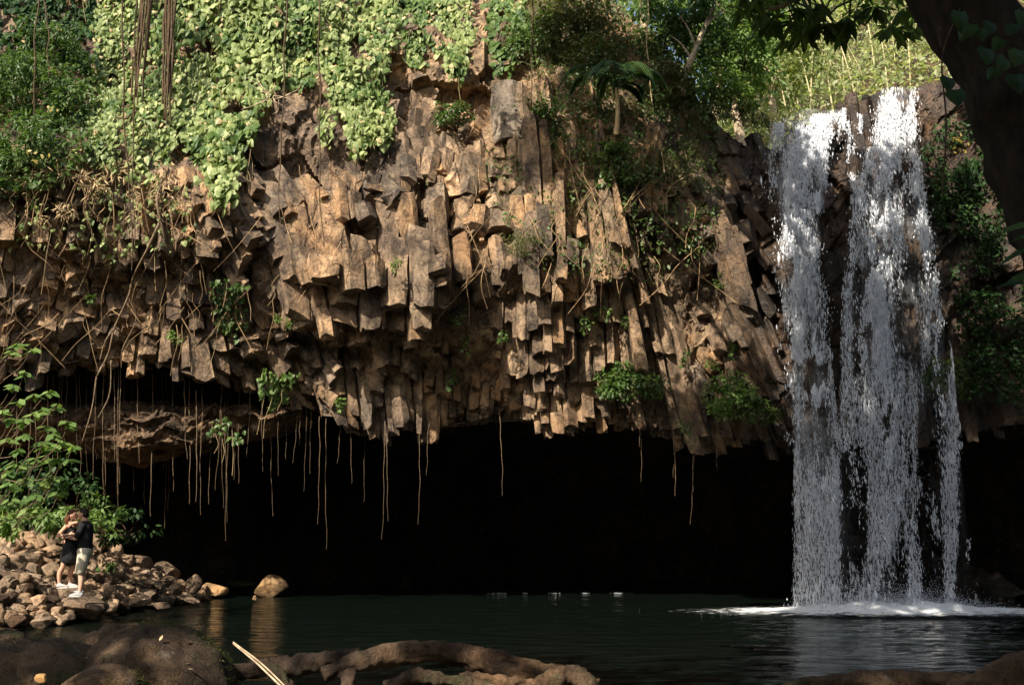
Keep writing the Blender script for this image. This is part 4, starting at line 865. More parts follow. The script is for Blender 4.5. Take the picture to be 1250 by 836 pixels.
# ------------------------------------------------------------------ waterfalls
m = M('white_water'); co = m.coord('World'); m.bsdf((.88, .90, .94), .35, None, .5); p_ = [n for n in m.t.nodes if n.type == 'BSDF_PRINCIPLED'][0]
tr = m.n('BsdfTranslucent'); tr.inputs[0].default_value = (.8, .84, .9, 1); mx = m.n('MixShader'); mx.inputs[0].default_value = .4
m.l(p_.outputs[0], mx.inputs[1]); m.l(tr.outputs[0], mx.inputs[2]); m.l(mx.outputs[0], m.out.inputs[0]); MAT['white'] = m.m
def veil(name, thr, dens, wd=.2):
    m = M(name); n1 = m.noise(m.coord('World', (1, 1, .12)), 5.5, 6, .75, .3); n2 = m.noise(m.coord('World', (1, 1, .22)), 26, 4, .8); n3 = m.noise(m.coord('World', (1, 1, .4)), 1.1, 3, .6)
    f = m.math('ADD', m.math('ADD', m.math('MULTIPLY', n1, .5), m.math('MULTIPLY', n2, .35)), m.math('MULTIPLY', n3, .45))
    edge = m.n('TexCoord').outputs['UV']; sx = m.n('SeparateXYZ'); m.l(edge, sx.inputs[0])
    e = m.math('MULTIPLY', m.math('MULTIPLY', sx.outputs[0], m.math('SUBTRACT', 1.0, sx.outputs[0])), 4.0)
    r = m.n('MapRange'); r.inputs[1].default_value = thr; r.inputs[2].default_value = thr + wd; m.l(f, r.inputs[0])
    fd = m.n('MapRange'); fd.inputs[1].default_value = .42; fd.inputs[2].default_value = .85; fd.inputs[3].default_value = 1.0; fd.inputs[4].default_value = .15; m.l(sx.outputs[1], fd.inputs[0])
    a = m.math('MULTIPLY', m.math('MULTIPLY', r.outputs[0], m.math('POWER', m.math('MAXIMUM', e, 0.0), .6)), m.math('MULTIPLY', fd.outputs[0], dens))
    p = m.bsdf((.78, .82, .88), .4, None, .5); t = m.n('BsdfTransparent'); x = m.n('MixShader'); m.l(a, x.inputs[0]); m.l(t.outputs[0], x.inputs[1]); m.l(p.outputs[0], x.inputs[2]); m.l(x.outputs[0], m.out.inputs[0]); return m.m
MAT['veil'] = veil('water_veil', .58, .26, .34); MAT['core'] = veil('water_core', .57, .9, .2)
m = M('water_spray'); p_ = m.bsdf((.80, .83, .88), .4, None, .4); tp = m.n('BsdfTransparent'); tr = m.n('BsdfTranslucent'); tr.inputs[0].default_value = (.8, .84, .9, 1); mx = m.n('MixShader'); mx.inputs[0].default_value = .4; m2 = m.n('MixShader'); m2.inputs[0].default_value = .45
m.l(p_.outputs[0], mx.inputs[1]); m.l(tr.outputs[0], mx.inputs[2]); m.l(mx.outputs[0], m2.inputs[1]); m.l(tp.outputs[0], m2.inputs[2]); m.l(m2.outputs[0], m.out.inputs[0]); MAT['spray'] = m.m
OCT = (np.array([[1, 0, 0], [-.5, .87, 0], [-.5, -.87, 0], [0, 0, 1.], [0, 0, -1.]]), np.array([[0, 1, 3], [1, 2, 3], [2, 0, 3], [1, 0, 4], [2, 1, 4], [0, 2, 4]]))
def fallY(px, py, y0, base=0):
    """distance of the falling water: it leaves the crest and drops a little in front of the wet face"""
    s = np.clip((py - y0) / (735 - y0), 0, 1)
    return 26.55 - 1.9 * np.sqrt(s) + base
def topix(px, py, Y):
    a = (px - 625) / FPX; b = (418 - py) / FPX; t = Y / (math.cos(PITCH) - b * math.sin(PITCH))
    return np.stack([a * t, Y + 0 * px, CAMZ + t * (math.sin(PITCH) + b * math.cos(PITCH))], -1)
def drops(px, py, y0, size, el, base=0, jit=.25):
    Y = fallY(px, py, y0, base) + rng.normal(0, jit, len(px)) * np.clip((py - y0) / 150, .25, 1.4)
    p = topix(px, py, Y); p[:, 2] = np.maximum(p[:, 2], .03); N = len(p)
    ax = rdir(N) * .16 + np.array([0, 0, 1.]); ax /= np.linalg.norm(ax, axis=1)[:, None]
    u = np.cross(ax, rdir(N)); u /= np.linalg.norm(u, axis=1)[:, None]; v = np.cross(ax, u)
    V0, F0 = OCT; sz = size[:, None, None]
    V = p[:, None] + sz * (u[:, None] * V0[None, :, :1] + v[:, None] * V0[None, :, 1:2] + ax[:, None] * (el[:, None, None] * V0[None, :, 2:3]))
    return V.reshape(-1, 3), (F0[None] + (np.arange(N) * 5)[:, None, None]).reshape(-1, 3)
def sheet(L, R, y0, mat, base, ymax=745, nu=26, nv=160, y00=None):
    ys = np.linspace(y0 if y00 is None else y00, ymax, nv); l = np.interp(ys, *zip(*L)); r = np.interp(ys, *zip(*R)); f = np.linspace(0, 1, nu)
    PX = l[None] + (r - l)[None] * f[:, None]; PY = np.repeat(ys[None], nu, 0); Y = fallY(PX, PY, y0, base)
    p = topix(PX, PY, Y); p[..., 1] += .22 * fbm(p * (1, 1, .5), 1.6, 3, 31); me = mesh('sheet', p, [gridF(nu, nv)], mat, True)
    uv = me.uv_layers.new(name='UVMap'); vi = np.zeros(len(me.loops), int); me.loops.foreach_get('vertex_index', vi); fu = np.repeat(f, nv)
    uv.data.foreach_set('uv', np.column_stack([fu[vi], (np.tile(ys, nu))[vi] / 800]).ravel().astype(np.float32)); return me
def fall(label, L, R, y0, streams, nfine, seed, loc):
    root = thing('waterfall', label, 'waterfall', loc, 'waterfalls')
    def add(name, me): o = link(name, me, root); me.transform(__import__('mathutils').Matrix.Translation(-Vector(loc))); return o
    add('water_veil', sheet(L, R, y0, MAT['veil'], .25)); 
    for (pts, wid, dn, n) in streams:
        ys_, xs_ = [p[1] for p in pts], [p[0] for p in pts]
        Lc = [(y, np.interp(y, ys_, xs_) - np.interp(y, ys_, wid)) for y in ys_]; Rc = [(y, np.interp(y, ys_, xs_) + np.interp(y, ys_, wid)) for y in ys_]
        add('water_sheet', sheet(Lc, Rc, y0, MAT['core'] if dn > .6 else MAT['veil'], 0, ymax=ys_[-1], nu=14, y00=ys_[0]))
        # torn white clots
        py = rng.uniform(ys_[0], ys_[-1], n * 3); w_ = np.interp(py, ys_, wid); px = np.interp(py, ys_, xs_) + rng.normal(0, .55, n * 3) * w_
        q = fbm(v3(px / 11, py / 26, 0), 1.0, 4, seed) + rng.normal(0, .10, n * 3); q = q - .75 * np.clip((py - 300) / 420, 0, 1); keep = q > np.quantile(q, .68); px, py = px[keep], py[keep]
        V, F = drops(px, py, y0, rng.gamma(2.2, .0034, len(px)) + .0036, rng.uniform(1.5, 5, len(px)), -.1, .16)
        mk('water_clots', V, F, MAT['white'], root, kind='stuff')
    n = nfine; py = y0 + (742 - y0) * rng.random(n * 3) ** .75; l = np.interp(py, *zip(*L)); r = np.interp(py, *zip(*R)); f = rng.random(n * 3); px = l - 5 + (r - l + 10) * f
    q = 1.4 * fbm(v3(px / 16, py / 110, 0), 1.0, 4, seed + 7) + rng.normal(0, .12, n * 3) - .35 * (np.abs(f - .5) * 2) ** 3 - .08 * np.clip((py - 400) / 300, 0, 1) + rng.normal(0, .12, n * 3) * np.clip((py - 300) / 300, 0, 1); keep = q > np.quantile(q, .66); px, py = px[keep], py[keep]
    V, F = drops(px, py, y0, rng.gamma(2, .0026, len(px)) + .0026, rng.uniform(2, 8, len(px)), 0, .4)
    mk('spray', V, F, MAT['spray'], root, kind='stuff')
    return root
L1 = [(130, 985), (150, 944), (200, 942), (300, 952), (400, 962), (500, 966), (600, 970), (745, 970)]; R1 = [(130, 1030), (150, 1026), (175, 1014), (200, 1004), (300, 1002), (400, 1006), (500, 1016), (600, 1036), (745, 1066)]
L2 = [(105, 1082), (150, 1066), (200, 1052), (300, 1034), (400, 1030), (500, 1026), (600, 1022), (745, 1010)]; R2 = [(105, 1116), (150, 1116), (200, 1124), (300, 1142), (400, 1155), (500, 1164), (600, 1178), (745, 1192)]
fall('left waterfall, the whiter narrower stream beside the brown columns', L1, R1, 133,
     [([(1012, 140), (985, 165), (972, 210), (978, 300), (985, 400), (992, 500), (1000, 600), (1005, 742)], [20, 32, 26, 22, 20, 22, 26, 34], 1, 15000), ([(950, 150), (955, 200), (968, 300), (975, 420), (980, 560), (985, 742)], [6, 10, 9, 8, 10, 16], .5, 3000), ([(1022, 138), (1008, 155), (1000, 200), (1002, 260)], [8, 9, 9, 5], 1, 3500)], 12000, 501, tuple(P(1000, 740, 24.6)))
fall('right waterfall, wider veil of falling drops under the canopy', L2, R2, 108,
     [([(1100, 108), (1090, 150), (1082, 220), (1075, 300), (1070, 380), (1062, 470), (1070, 560), (1078, 640), (1075, 742)], [15, 20, 24, 22, 18, 14, 18, 22, 40], .6, 12000),
      ([(1108, 125), (1115, 200), (1130, 300), (1144, 400), (1150, 470), (1166, 590), (1182, 742)], [7, 9, 9, 8, 7, 9, 12], .5, 3500), ([(1078, 400), (1082, 480), (1092, 560), (1098, 640), (1060, 742)], [12, 14, 14, 14, 30], .5, 3000), ([(1062, 180), (1048, 240), (1040, 330), (1038, 500), (1030, 742)], [5, 8, 8, 9, 16], .5, 1200)], 24000, 601, tuple(P(1095, 740, 24.6)))
root = thing('rivulet', 'thin rivulets trickling over the dark rock between the two falls', 'waterfall', cb(1042, 200, .3))
mb = MB()
for x0, y0, y1 in ((1036, 148, 200), (1044, 165, 230), (1040, 210, 250), (1050, 140, 175), (1030, 132, 160)):
    py = rng.uniform(y0, y1, 260); px = x0 + rng.normal(0, 1.6, 260); h_ = hits(px, py, .18); ax = np.tile([0, 0, 1.], (260, 1)); V0, F0 = OCT; sz = rng.uniform(.006, .016, 260)[:, None, None]
    V = h_[:, None] + sz * V0[None] * np.array([1, 1, 3.0]); mb.add(V, (F0[None] + (np.arange(260) * 5)[:, None, None]).reshape(-1, 3))
mb.build('trickle', MAT['white'], root, kind='stuff')
# foam where they land
def foam_mat():
    m = M('foam'); n = m.noise(m.coord('World', (.8, 1.6, 1)), 5, 6, .75); uv = m.n('TexCoord').outputs['UV']; s_ = m.n('SeparateXYZ'); m.l(uv, s_.inputs[0])
    a = m.math('ADD', s_.outputs[0], m.math('MULTIPLY', m.math('SUBTRACT', n, .5), 1.7)); r = m.n('MapRange'); r.inputs[1].default_value = .20; r.inputs[2].default_value = .42; m.l(a, r.inputs[0])
    p = m.bsdf((.80, .83, .85), .55, m.bump(n, .6, .05), .4); t = m.n('BsdfTransparent'); x = m.n('MixShader'); m.l(r.outputs[0], x.inputs[0]); m.l(t.outputs[0], x.inputs[1]); m.l(p.outputs[0], x.inputs[2]); m.l(x.outputs[0], m.out.inputs[0]); return m.m
MAT['foam'] = foam_mat()
fc = np.array([9.1, 24.4]); nr, na = 60, 120; rr = np.linspace(0, 1, nr)[:, None]; aa = np.linspace(0, 2 * math.pi, na)[None]
FX = fc[0] + rr * 5.4 * np.cos(aa); FY = fc[1] + rr * 1.8 * np.sin(aa); FZ = .04 + .20 * np.exp(-(rr * 2.2) ** 2) * (1 + .8 * fbm(v3(FX, FY, 0), 2.5, 3, 3)) + 0 * aa
me = mesh('foam', v3(FX, FY, FZ), [gridF(nr, na)], MAT['foam'], True); uv = me.uv_layers.new(name='UVMap'); vi = np.zeros(len(me.loops), int); me.loops.foreach_get('vertex_index', vi)
ru = np.repeat(1 - rr[:, 0], na); uv.data.foreach_set('uv', np.column_stack([ru[vi], ru[vi] * 0]).ravel().astype(np.float32)); o = link('foam', me); o['kind'] = 'stuff'
n = 26000; X_ = 9.2 + rng.normal(0, 1.25, n); Y_ = 24.6 + rng.normal(0, .4, n); Z_ = .02 + rng.exponential(.16, n) * np.exp(-((X_ - 9.2) / 2.2) ** 2); V0, F0 = OCT
V = v3(X_, Y_, Z_)[:, None] + rng.uniform(.003, .011, n)[:, None, None] * V0[None] * np.array([1.3, 1, 1]); mk('splash_drops', V, (F0[None] + (np.arange(n) * 5)[:, None, None]).reshape(-1, 3), MAT['spray'], None, kind='stuff')
for k, (x, w_) in enumerate([(609, .30), (641, .10), (676, .22), (713, .15), (753, .2)]):
    c = P(x, 717.3, 31.3); c[2] = 0; n = int(rng.integers(20, 50)); X_ = c[0] + rng.normal(0, w_ * .45, n); Y_ = c[1] + rng.normal(0, .10, n); Z_ = .012 + rng.exponential(.006, n)
    V = v3(X_, Y_, Z_)[:, None] + rng.uniform(.004, .014, n)[:, None, None] * V0[None] * np.array([2, 1, .5])
    mk('drip_splash', V, (F0[None] + (np.arange(n) * 5)[:, None, None]).reshape(-1, 3), MAT['white'], None, kind='stuff')

# ------------------------------------------------------------------ shore rocks
def rockmesh(c, r, seed, cuts=13, sub=3, flat=.75, rot=None, rough=.05):
    r_ = np.random.default_rng(seed); V, F = ICO[sub]; V = V.copy()
    for k in range(cuts):
        nrm = r_.normal(size=3); nrm /= np.linalg.norm(nrm); d = r_.uniform(.48, .85); t = np.maximum(0, V @ nrm - d); V = V - t[:, None] * nrm[None] * .93
    a = r_.uniform(0, 6.28) if rot is None else rot; V = V * np.array(r)[None] if hasattr(r, '__len__') else V * r * np.array([r_.uniform(.9, 1.25), r_.uniform(.75, 1.0), flat * r_.uniform(.8, 1.15)])
    tx = r_.normal(0, .22); ca, sa, ct, st = math.cos(a), math.sin(a), math.cos(tx), math.sin(tx)
    V = V @ np.array([[ct, 0, st], [0, 1, 0], [-st, 0, ct]]) @ np.array([[ca, -sa, 0], [sa, ca, 0], [0, 0, 1]])
    m_ = float(np.mean(np.abs(V).max(0))); Vn = V / (np.linalg.norm(V, axis=1)[:, None] + 1e-9)
    V = V + Vn * (rough * m_ * (fbm(V + seed, 1.8 / m_, 4, 7)[:, None] * 1.6)) + np.array(c); return V, F
def ghit(px, py):
    Ys = np.linspace(14, 33, 380); p = np.array([P(px, py, y) for y in Ys]); g = np.array(shoreZ(p[:, 0], p[:, 1])) + .12; k = np.argmax(p[:, 2] <= g)
    if (p[:, 2] <= g).any(): return p[k]
    m_ = Ys > 22.5; k = np.argmin(np.where(m_ & (Ys < 27), p[:, 2] - g, 9)); q = p[k].copy(); q[2] = g[k]; return q
RK = []   # (px,py,half width px, half height px, material, label)
spec = [(160 * .168 + 40, 0, 0, 0, None, None)][:0]
def addrock(px, py, w_, h_, mat, label, Y=None, seed=0, sub=4, group=None, cuts=14, rot=0.0):
    base_ = py + h_ * .85; Yr = (2430 / ((725 if label.startswith('pale sandy') else base_) - 644) if Y else ghit(px, py + h_ * .4)[1]); s_ = Yr / (FPX * .985)
    c = P(px, py, Yr); gz = float(shoreZ(c[0], c[1])); c[2] = min(c[2], max(gz, 0) + h_ * s_ * 1.0 + .25) if not Y else c[2]; V, F = rockmesh(c, (w_ * s_ * 1.12, w_ * s_ * .9, h_ * s_ * 1.15), seed, cuts, sub, rot=rot)
    RK.append((c, w_ * s_)); return solo('rock', V, F, MAT[mat], label, 'rock', group)
MY = 21.0
big = [(71, 731, 20, 15, 'boulder_dark', 'dark smooth boulder the woman stands on', 21.2), (104, 742, 30, 14, 'boulder', 'broad brown boulder at the waterline under the man', 20.6), (41, 745, 25, 12, 'boulder', 'large rounded rock at the water left of the dark boulder', 20.3), (55, 759, 16, 7, 'boulder', 'low wet rock at the water below the rounded one', 19.9),
       (19, 758, 11, 7, 'boulder_dark', 'wet dark rock at the left frame edge by the water', 19.9), (263, 719, 14, 9, 'boulder_pale', 'pale rounded stone at the tip of the rock spit', 21.6), (329, 718, 20, 15, 'boulder_pale', 'pale sandy boulder standing alone in the water', 23.2), (293, 713, 17, 5, 'mossrock', 'low mossy rock between the two pale stones', 24), (311, 730, 3, 3, 'boulder_pale', 'tiny pale stone in the water below the lone boulder', 21.5),
       (139, 733, 13, 9, 'boulder', 'pale brown wedge rock at the water right of the man', 20.9), (168, 733, 20, 9, 'boulder', 'flat-topped grey-brown rock at the water right of the wedge', 21.0), (196, 739, 11, 5, 'boulder', 'small wet stone touching the water mid spit', 20.7), (126, 698, 9, 17, 'boulder', 'tall upright brown slab behind the man', None), (141, 695, 9, 14, 'boulder', 'second upright slab just right of the tall one', None),
       (155, 688, 12, 9, 'boulder', 'grey rounded rock above the upright slabs', None), (118, 669, 13, 10, 'boulder', 'blocky tan rock right of the man\'s back', None), (135, 679, 9, 6, 'boulder', 'pale smooth stone below the blocky tan rock', None), (186, 702, 18, 7, 'boulder', 'long low rock at the back of the spit', None), (184, 694, 10, 5, 'boulder', 'angular brown rock at the back edge of the spit', None),
       (217, 699, 8, 7, 'boulder', 'brown block at the back right of the spit', None), (235, 713, 11, 11, 'boulder', 'tall tan rock near the tip of the spit', None), (215, 716, 14, 8, 'boulder', 'broad tan rock left of the tall tip rock', None), (185, 715, 15, 9, 'boulder', 'sloping brown slab in the middle of the spit', None), (160, 712, 12, 8, 'boulder', 'split brown rock in the middle of the spit', None), (206, 727, 14, 7, 'boulder', 'pale flattened stone at the front of the spit', 21.3), (229, 731, 14, 5, 'boulder', 'thin wet slab at the front right of the spit', 21.3),
       (50, 650, 20, 15, 'boulder', 'large pointed tan rock left of the woman', None), (22, 650, 13, 9, 'boulder', 'brown rock under the leafy branch', None), (55, 664, 17, 8, 'boulder', 'flat slab in front of the large pointed rock', None), (38, 676, 20, 8, 'boulder', 'long brown slab on the left slope', None), (14, 668, 12, 9, 'boulder', 'blocky rock on the upper left slope', None), (61, 680, 16, 8, 'boulder', 'tilted slab behind the woman\'s knees', None), (12, 706, 17, 10, 'boulder', 'big brown rock at the left edge mid slope', None), (33, 721, 10, 9, 'boulder_dark', 'squarish dark rock left of the dark boulder', None), (40, 697, 13, 9, 'boulder', 'grey-white faced rock on the mid slope', None), (78, 700, 12, 9, 'boulder', 'rock behind the couple\'s legs', None), (10, 732, 12, 9, 'boulder_dark', 'dark rock at the left edge above the water', None), (106, 712, 11, 9, 'boulder', 'tan rock right behind the man\'s shoes', None)]
for k, (x, y, a, b, mt, lb, Y) in enumerate(big): addrock(x, y, a, b, mt, lb, Y, 340 + k if k != 6 else 45, 4, 'boulders of the rocky shore', rot=rng.uniform(-.3, .3))
cnt = 0; STN = []
for k in range(1100):
    x = rng.uniform(-12, 262); yt = np.interp(x, [-12, 0, 60, 100, 130, 170, 200, 240, 262], [638, 640, 645, 655, 668, 690, 700, 708, 718]); yb = np.interp(x, [-12, 20, 60, 100, 150, 200, 262], [760, 762, 758, 752, 742, 736, 728])
    y = rng.uniform(yt, yb); a = rng.gamma(3, 2.1) + 4.2; c = ghit(x, y)
    if c[0] > np.interp(c[1], SHY, SHX) + .2: continue
    s_ = c[1] / FPX; r = min(a, 15) * s_
    if any(np.linalg.norm((c - q)[:2]) < (r + w_) * .36 for q, w_ in RK): continue
    c = c + [0, 0, r * .15]; V, F = rockmesh(c, r * 1.2, 300 + k, int(rng.integers(9, 18)), 3, .72); RK.append((c, r)); cnt += 1
    hor = 'at the left edge' if x < 30 else 'left of the couple' if x < 70 else 'around the couple' if x < 110 else 'right of the man' if x < 165 else 'on the spit near its tip'
    ver = 'low by the water' if y > yb - (yb - yt) * .33 else 'high at the back' if y < yt + (yb - yt) * .33 else 'midway up'
    szn = 'small' if r < .14 else 'fist-high' if r < .2 else 'larger'; szn = {'small': 'small', 'fist-high': 'middling', 'larger': 'larger'}[szn]
    dk_ = rng.random() > .85; o_ = solo('stone', V, F, MAT['boulder_dark' if dk_ else 'boulder'], 'stone', 'rock', 'stones of the shore pile'); STN.append((x, y, r, dk_, o_))
    if cnt > 260: break
import re
LM = [(q[0], q[1], re.split(r' (?:at|the|right|left|below|above|behind|in|on|under|standing|touching|near|between|just|of|mid) ', q[5])[0]) for q in big]; GR = {}
for x, y, r, dk_, o_ in STN:
    d_ = [math.hypot(x - q[0], y - q[1]) for q in LM]; i_ = int(np.argmin(d_)); dx, dy = x - LM[i_][0], y - LM[i_][1]
    side = ('right of' if dx > 0 else 'left of') if abs(dx) > abs(dy) else ('below' if dy > 0 else 'above'); size_ = 'small' if r < .16 else 'middling' if r < .24 else 'larger'
    GR.setdefault(size_ + (' dark' if dk_ else ' tan') + ' stone ' + side + ' the ' + LM[i_][2], []).append((d_[i_], o_))
for lb, it in GR.items():
    for i_, (_, o_) in enumerate(sorted(it, key=lambda q: q[0])): o_['label'] = lb + ' in the rock pile' if len(it) == 1 else ['closest', 'second closest', 'third closest', 'fourth closest', 'fifth closest', 'sixth closest', 'seventh closest', 'eighth closest', 'ninth closest', 'tenth closest', 'eleventh closest', 'twelfth closest'][min(i_, 11)] + ' ' + lb
mb = MB()
for k in range(60):
    x = rng.uniform(10, 225); y = np.interp(x, [0, 100, 250], [712, 716, 726]) + rng.uniform(-12, 8); c = ghit(x, y) + [0, 0, .12]; d = rdir(1)[0] * (1, 1, .25) * rng.uniform(.12, .5); mb.add(*tube(smoothpath([c, c + d * .5 + [0, 0, .03], c + d], 6), np.linspace(.012, .005, 6), 5))
mb.build('driftwood_twigs', MAT['twig'], kind='stuff')

# ------------------------------------------------------------------ people
def skin_mesh(name, parts, voxel, mat, parent, smooth_it=4, base=(0, 0, 0)):
    """fuse tapered limbs and ellipsoids into ONE continuous surface"""
    mb = MB()
    for p in parts:
        if p[0] == 'e':
            _, c, r = p[:3]; V, F = ICO[3]; V = V * np.array(r); 
            if len(p) > 3:
                a = p[3]; V = V @ np.array([[math.cos(a), 0, -math.sin(a)], [0, 1, 0], [math.sin(a), 0, math.cos(a)]])
            mb.add(V + np.array(c), F)
        else:
            _, pts, rs = p; pts = np.array(pts, float); n = max(8, 6 * len(pts)); pa = smoothpath(pts, n); ra = np.interp(np.linspace(0, 1, n), np.linspace(0, 1, len(rs)), rs)
            t0 = pa[0] - pa[1]; t0 /= np.linalg.norm(t0); t1 = pa[-1] - pa[-2]; t1 /= np.linalg.norm(t1); an = np.array([.98, .8, .5, .15])
            pre = [pa[0] + t0 * ra[0] * a for a in an]; pr = [ra[0] * math.sqrt(1 - a * a) for a in an]; post = [pa[-1] + t1 * ra[-1] * a for a in an[::-1]]; po = [ra[-1] * math.sqrt(1 - a * a) for a in an[::-1]]
            mb.add(*tube(np.vstack([pre, pa, post]), np.concatenate([pr, ra, po]), 14))
    V, F = mb.get(); tm = mesh(name + '_tmp', V, F, mat); to = bpy.data.objects.new('tmp', tm); COL.objects.link(to)
    r = to.modifiers.new('r', 'REMESH'); r.mode = 'VOXEL'; r.voxel_size = voxel; r.use_smooth_shade = True
    s_ = to.modifiers.new('s', 'SMOOTH'); s_.iterations = smooth_it; s_.factor = .5
    dg = bpy.context.evaluated_depsgraph_get(); me = bpy.data.meshes.new_from_object(to.evaluated_get(dg)); me.name = name
    bpy.data.objects.remove(to); bpy.data.meshes.remove(tm); me.materials.clear(); me.materials.append(mat)
    return link(name, me, parent)
def cloth(name, c, c2, r=.9): m = M(name); n = m.noise(m.coord('Object'), 30, 4, .6); m.bsdf(m.ramp(n, [(.3, c), (.7, c2)]), r, m.bump(m.noise(m.coord('Object'), 9, 3, .6), .4, .02), .2); return m.m
MAT['skin'] = cloth('skin', (.52, .30, .21), (.60, .36, .26), .55); MAT['skin2'] = cloth('fair_skin', (.50, .27, .18), (.58, .33, .23), .55)
MAT['black'] = cloth('black_cotton', (.010, .010, .012), (.018, .018, .02)); MAT['khaki'] = cloth('khaki_cotton', (.42, .38, .29), (.50, .46, .36)); MAT['shoe'] = cloth('white_canvas', (.42, .37, .34), (.55, .50, .46)); MAT['shoe2'] = cloth('grey_canvas', (.26, .26, .25), (.36, .35, .34))
MAT['hair_b'] = cloth('brown_hair', (.07, .03, .015), (.14, .06, .03), .5); MAT['hair_d'] = cloth('dark_hair', (.015, .010, .008), (.03, .02, .015), .5); MAT['sole'] = cloth('sole', (.38, .37, .35), (.48, .47, .45))
def hand(w_, d, up, side, s=1.0):
    """palm at w_, fingers along d, back of the hand towards up; thumb leaves the side"""
    w_, d, up = (np.array(a, float) for a in (w_, d, up)); d /= np.linalg.norm(d); up -= up @ d * d; up /= np.linalg.norm(up); x = np.cross(d, up) * side; o = []
    o.append(('c', [w_, w_ + d * .05 * s, w_ + d * .085 * s], [.024 * s, .034 * s, .030 * s]))
    for k, (L, of) in enumerate(((.068, .028), (.078, .010), (.073, -.010), (.056, -.028))):
        b = w_ + d * .088 * s + x * of * s; sp = x * of * .5
        o.append(('c', [b - d * .02, b + (d + sp) * L * .5 * s - up * .006, b + (d + sp) * L * s - up * .026 * s], [.0105 * s, .0095 * s, .008 * s]))
    b = w_ + d * .03 * s + x * .028 * s; o.append(('c', [b, b + (x * .8 + d * .6) * .032 * s, b + (x * .6 + d) * .058 * s - up * .008], [.013 * s, .011 * s, .009 * s])); return o
FEET = P(98, 728.5, 21.2)
# --- man: seen from behind his right side, facing the woman (towards -x)
mroot = thing('person', 'man in black t-shirt and khaki shorts holding the woman in the black dress', 'person', tuple(FEET))
hd = (-.075, .0, 1.70)
body = [('e', hd, (.098, .078, .118)), ('e', (-.105, 0, 1.655), (.062, .055, .07)), ('c', [(-.168, 0, 1.705), (-.186, 0, 1.675)], [.010, .014]), ('e', (-.155, 0, 1.64), (.026, .026, .009)), ('e', (-.148, 0, 1.605), (.028, .03, .026)),
        ('e', (-.158, -.032, 1.715), (.014, .014, .010)), ('e', (-.158, .032, 1.715), (.014, .014, .010)), ('e', (-.066, -.082, 1.69), (.020, .012, .032)), ('e', (-.066, .082, 1.69), (.020, .012, .032)),
        ('c', [(-.045, 0, 1.63), (-.01, 0, 1.50)], [.056, .064]), ('c', [(.0, -.13, 1.44), (.0, .13, 1.44)], [.075, .075]), ('c', [(.0, 0, 1.40), (.01, 0, 1.22), (.01, 0, 1.05), (.02, 0, .92)], [.13, .125, .12, .14]),
        ('c', [(.01, -.18, 1.43), (-.04, -.22, 1.28), (-.10, -.21, 1.19)], [.055, .047, .042]), ('c', [(-.10, -.21, 1.19), (-.22, -.16, 1.205), (-.31, -.10, 1.215)], [.042, .036, .026]),
        ('c', [(.01, .18, 1.43), (-.05, .23, 1.28), (-.12, .22, 1.2)], [.055, .047, .042]), ('c', [(-.12, .22, 1.2), (-.24, .18, 1.16), (-.36, .12, 1.12)], [.042, .036, .026]),
        ('c', [(.03, -.09, .90), (.02, -.10, .70), (.0, -.09, .50)], [.095, .082, .056]), ('c', [(.0, -.09, .50), (.035, -.09, .33), (.02, -.09, .10)], [.056, .057, .034]), ('c', [(.03, -.09, .07), (-.10, -.09, .04)], [.036, .030]),
        ('c', [(.02, .10, .90), (-.06, .11, .70), (-.09, .12, .50)], [.095, .082, .056]), ('c', [(-.09, .12, .50), (-.05, .12, .33), (-.05, .12, .13)], [.056, .057, .034]), ('c', [(-.04, .12, .10), (-.17, .12, .07)], [.036, .030])]
body += hand((-.31, -.10, 1.215), (-1, .25, .05), (0, -1, .3), 1, .95) + hand((-.36, .12, 1.12), (-1, -.5, 0), (0, 1, 0), 1, .95)
skin_mesh('body', body, .0085, MAT['skin'], mroot, 2)
skin_mesh('hair', [('e', (-.052, 0, 1.735), (.100, .086, .092)), ('e', (-.02, 0, 1.685), (.068, .080, .082)), ('e', (-.10, 0, 1.79), (.068, .062, .03))], .010, MAT['hair_d'], mroot, 3)
skin_mesh('shirt', [('c', [(-.005, -.135, 1.45), (-.005, .135, 1.45)], [.090, .090]), ('c', [(.0, -.05, 1.40), (.012, -.04, 1.22), (.02, -.03, 1.05), (.03, -.03, .93)], [.145, .14, .138, .15]), ('c', [(.0, .05, 1.40), (.012, .04, 1.22), (.02, .03, 1.05), (.03, .03, .93)], [.145, .14, .138, .15]),
                    ('c', [(.01, -.18, 1.435), (-.04, -.22, 1.29), (-.065, -.225, 1.25)], [.072, .066, .066]), ('c', [(.01, .18, 1.435), (-.05, .23, 1.29), (-.07, .235, 1.25)], [.072, .066, .066]), ('c', [(-.02, 0, 1.50), (-.01, 0, 1.46)], [.082, .09])], .012, MAT['black'], mroot, 5)
skin_mesh('shorts', [('c', [(.03, -.04, .93), (.03, .04, .93)], [.150, .150]), ('c', [(.035, -.09, .88), (.035, -.105, .70), (.01, -.10, .55)], [.125, .118, .112]), ('c', [(.02, .10, .88), (-.06, .12, .70), (-.085, .12, .55)], [.12, .11, .105])], .012, MAT['khaki'], mroot, 4)
for x, y, z in ((-.02, -.09, .0), (-.10, .12, .03)):
    sh_ = skin_mesh('shoe', [('c', [(x + .075, y, z + .055), (x - .02, y, z + .055), (x - .14, y, z + .035)], [.046, .048, .034]), ('c', [(x + .04, y, z + .07), (x + .04, y, z + .11)], [.045, .043])], .010, MAT['shoe2'], mroot, 3)
    so_ = skin_mesh('sole', [('e', (x - .035, y, z + .018), (.155, .052, .022))], .010, MAT['sole'], sh_, 2)
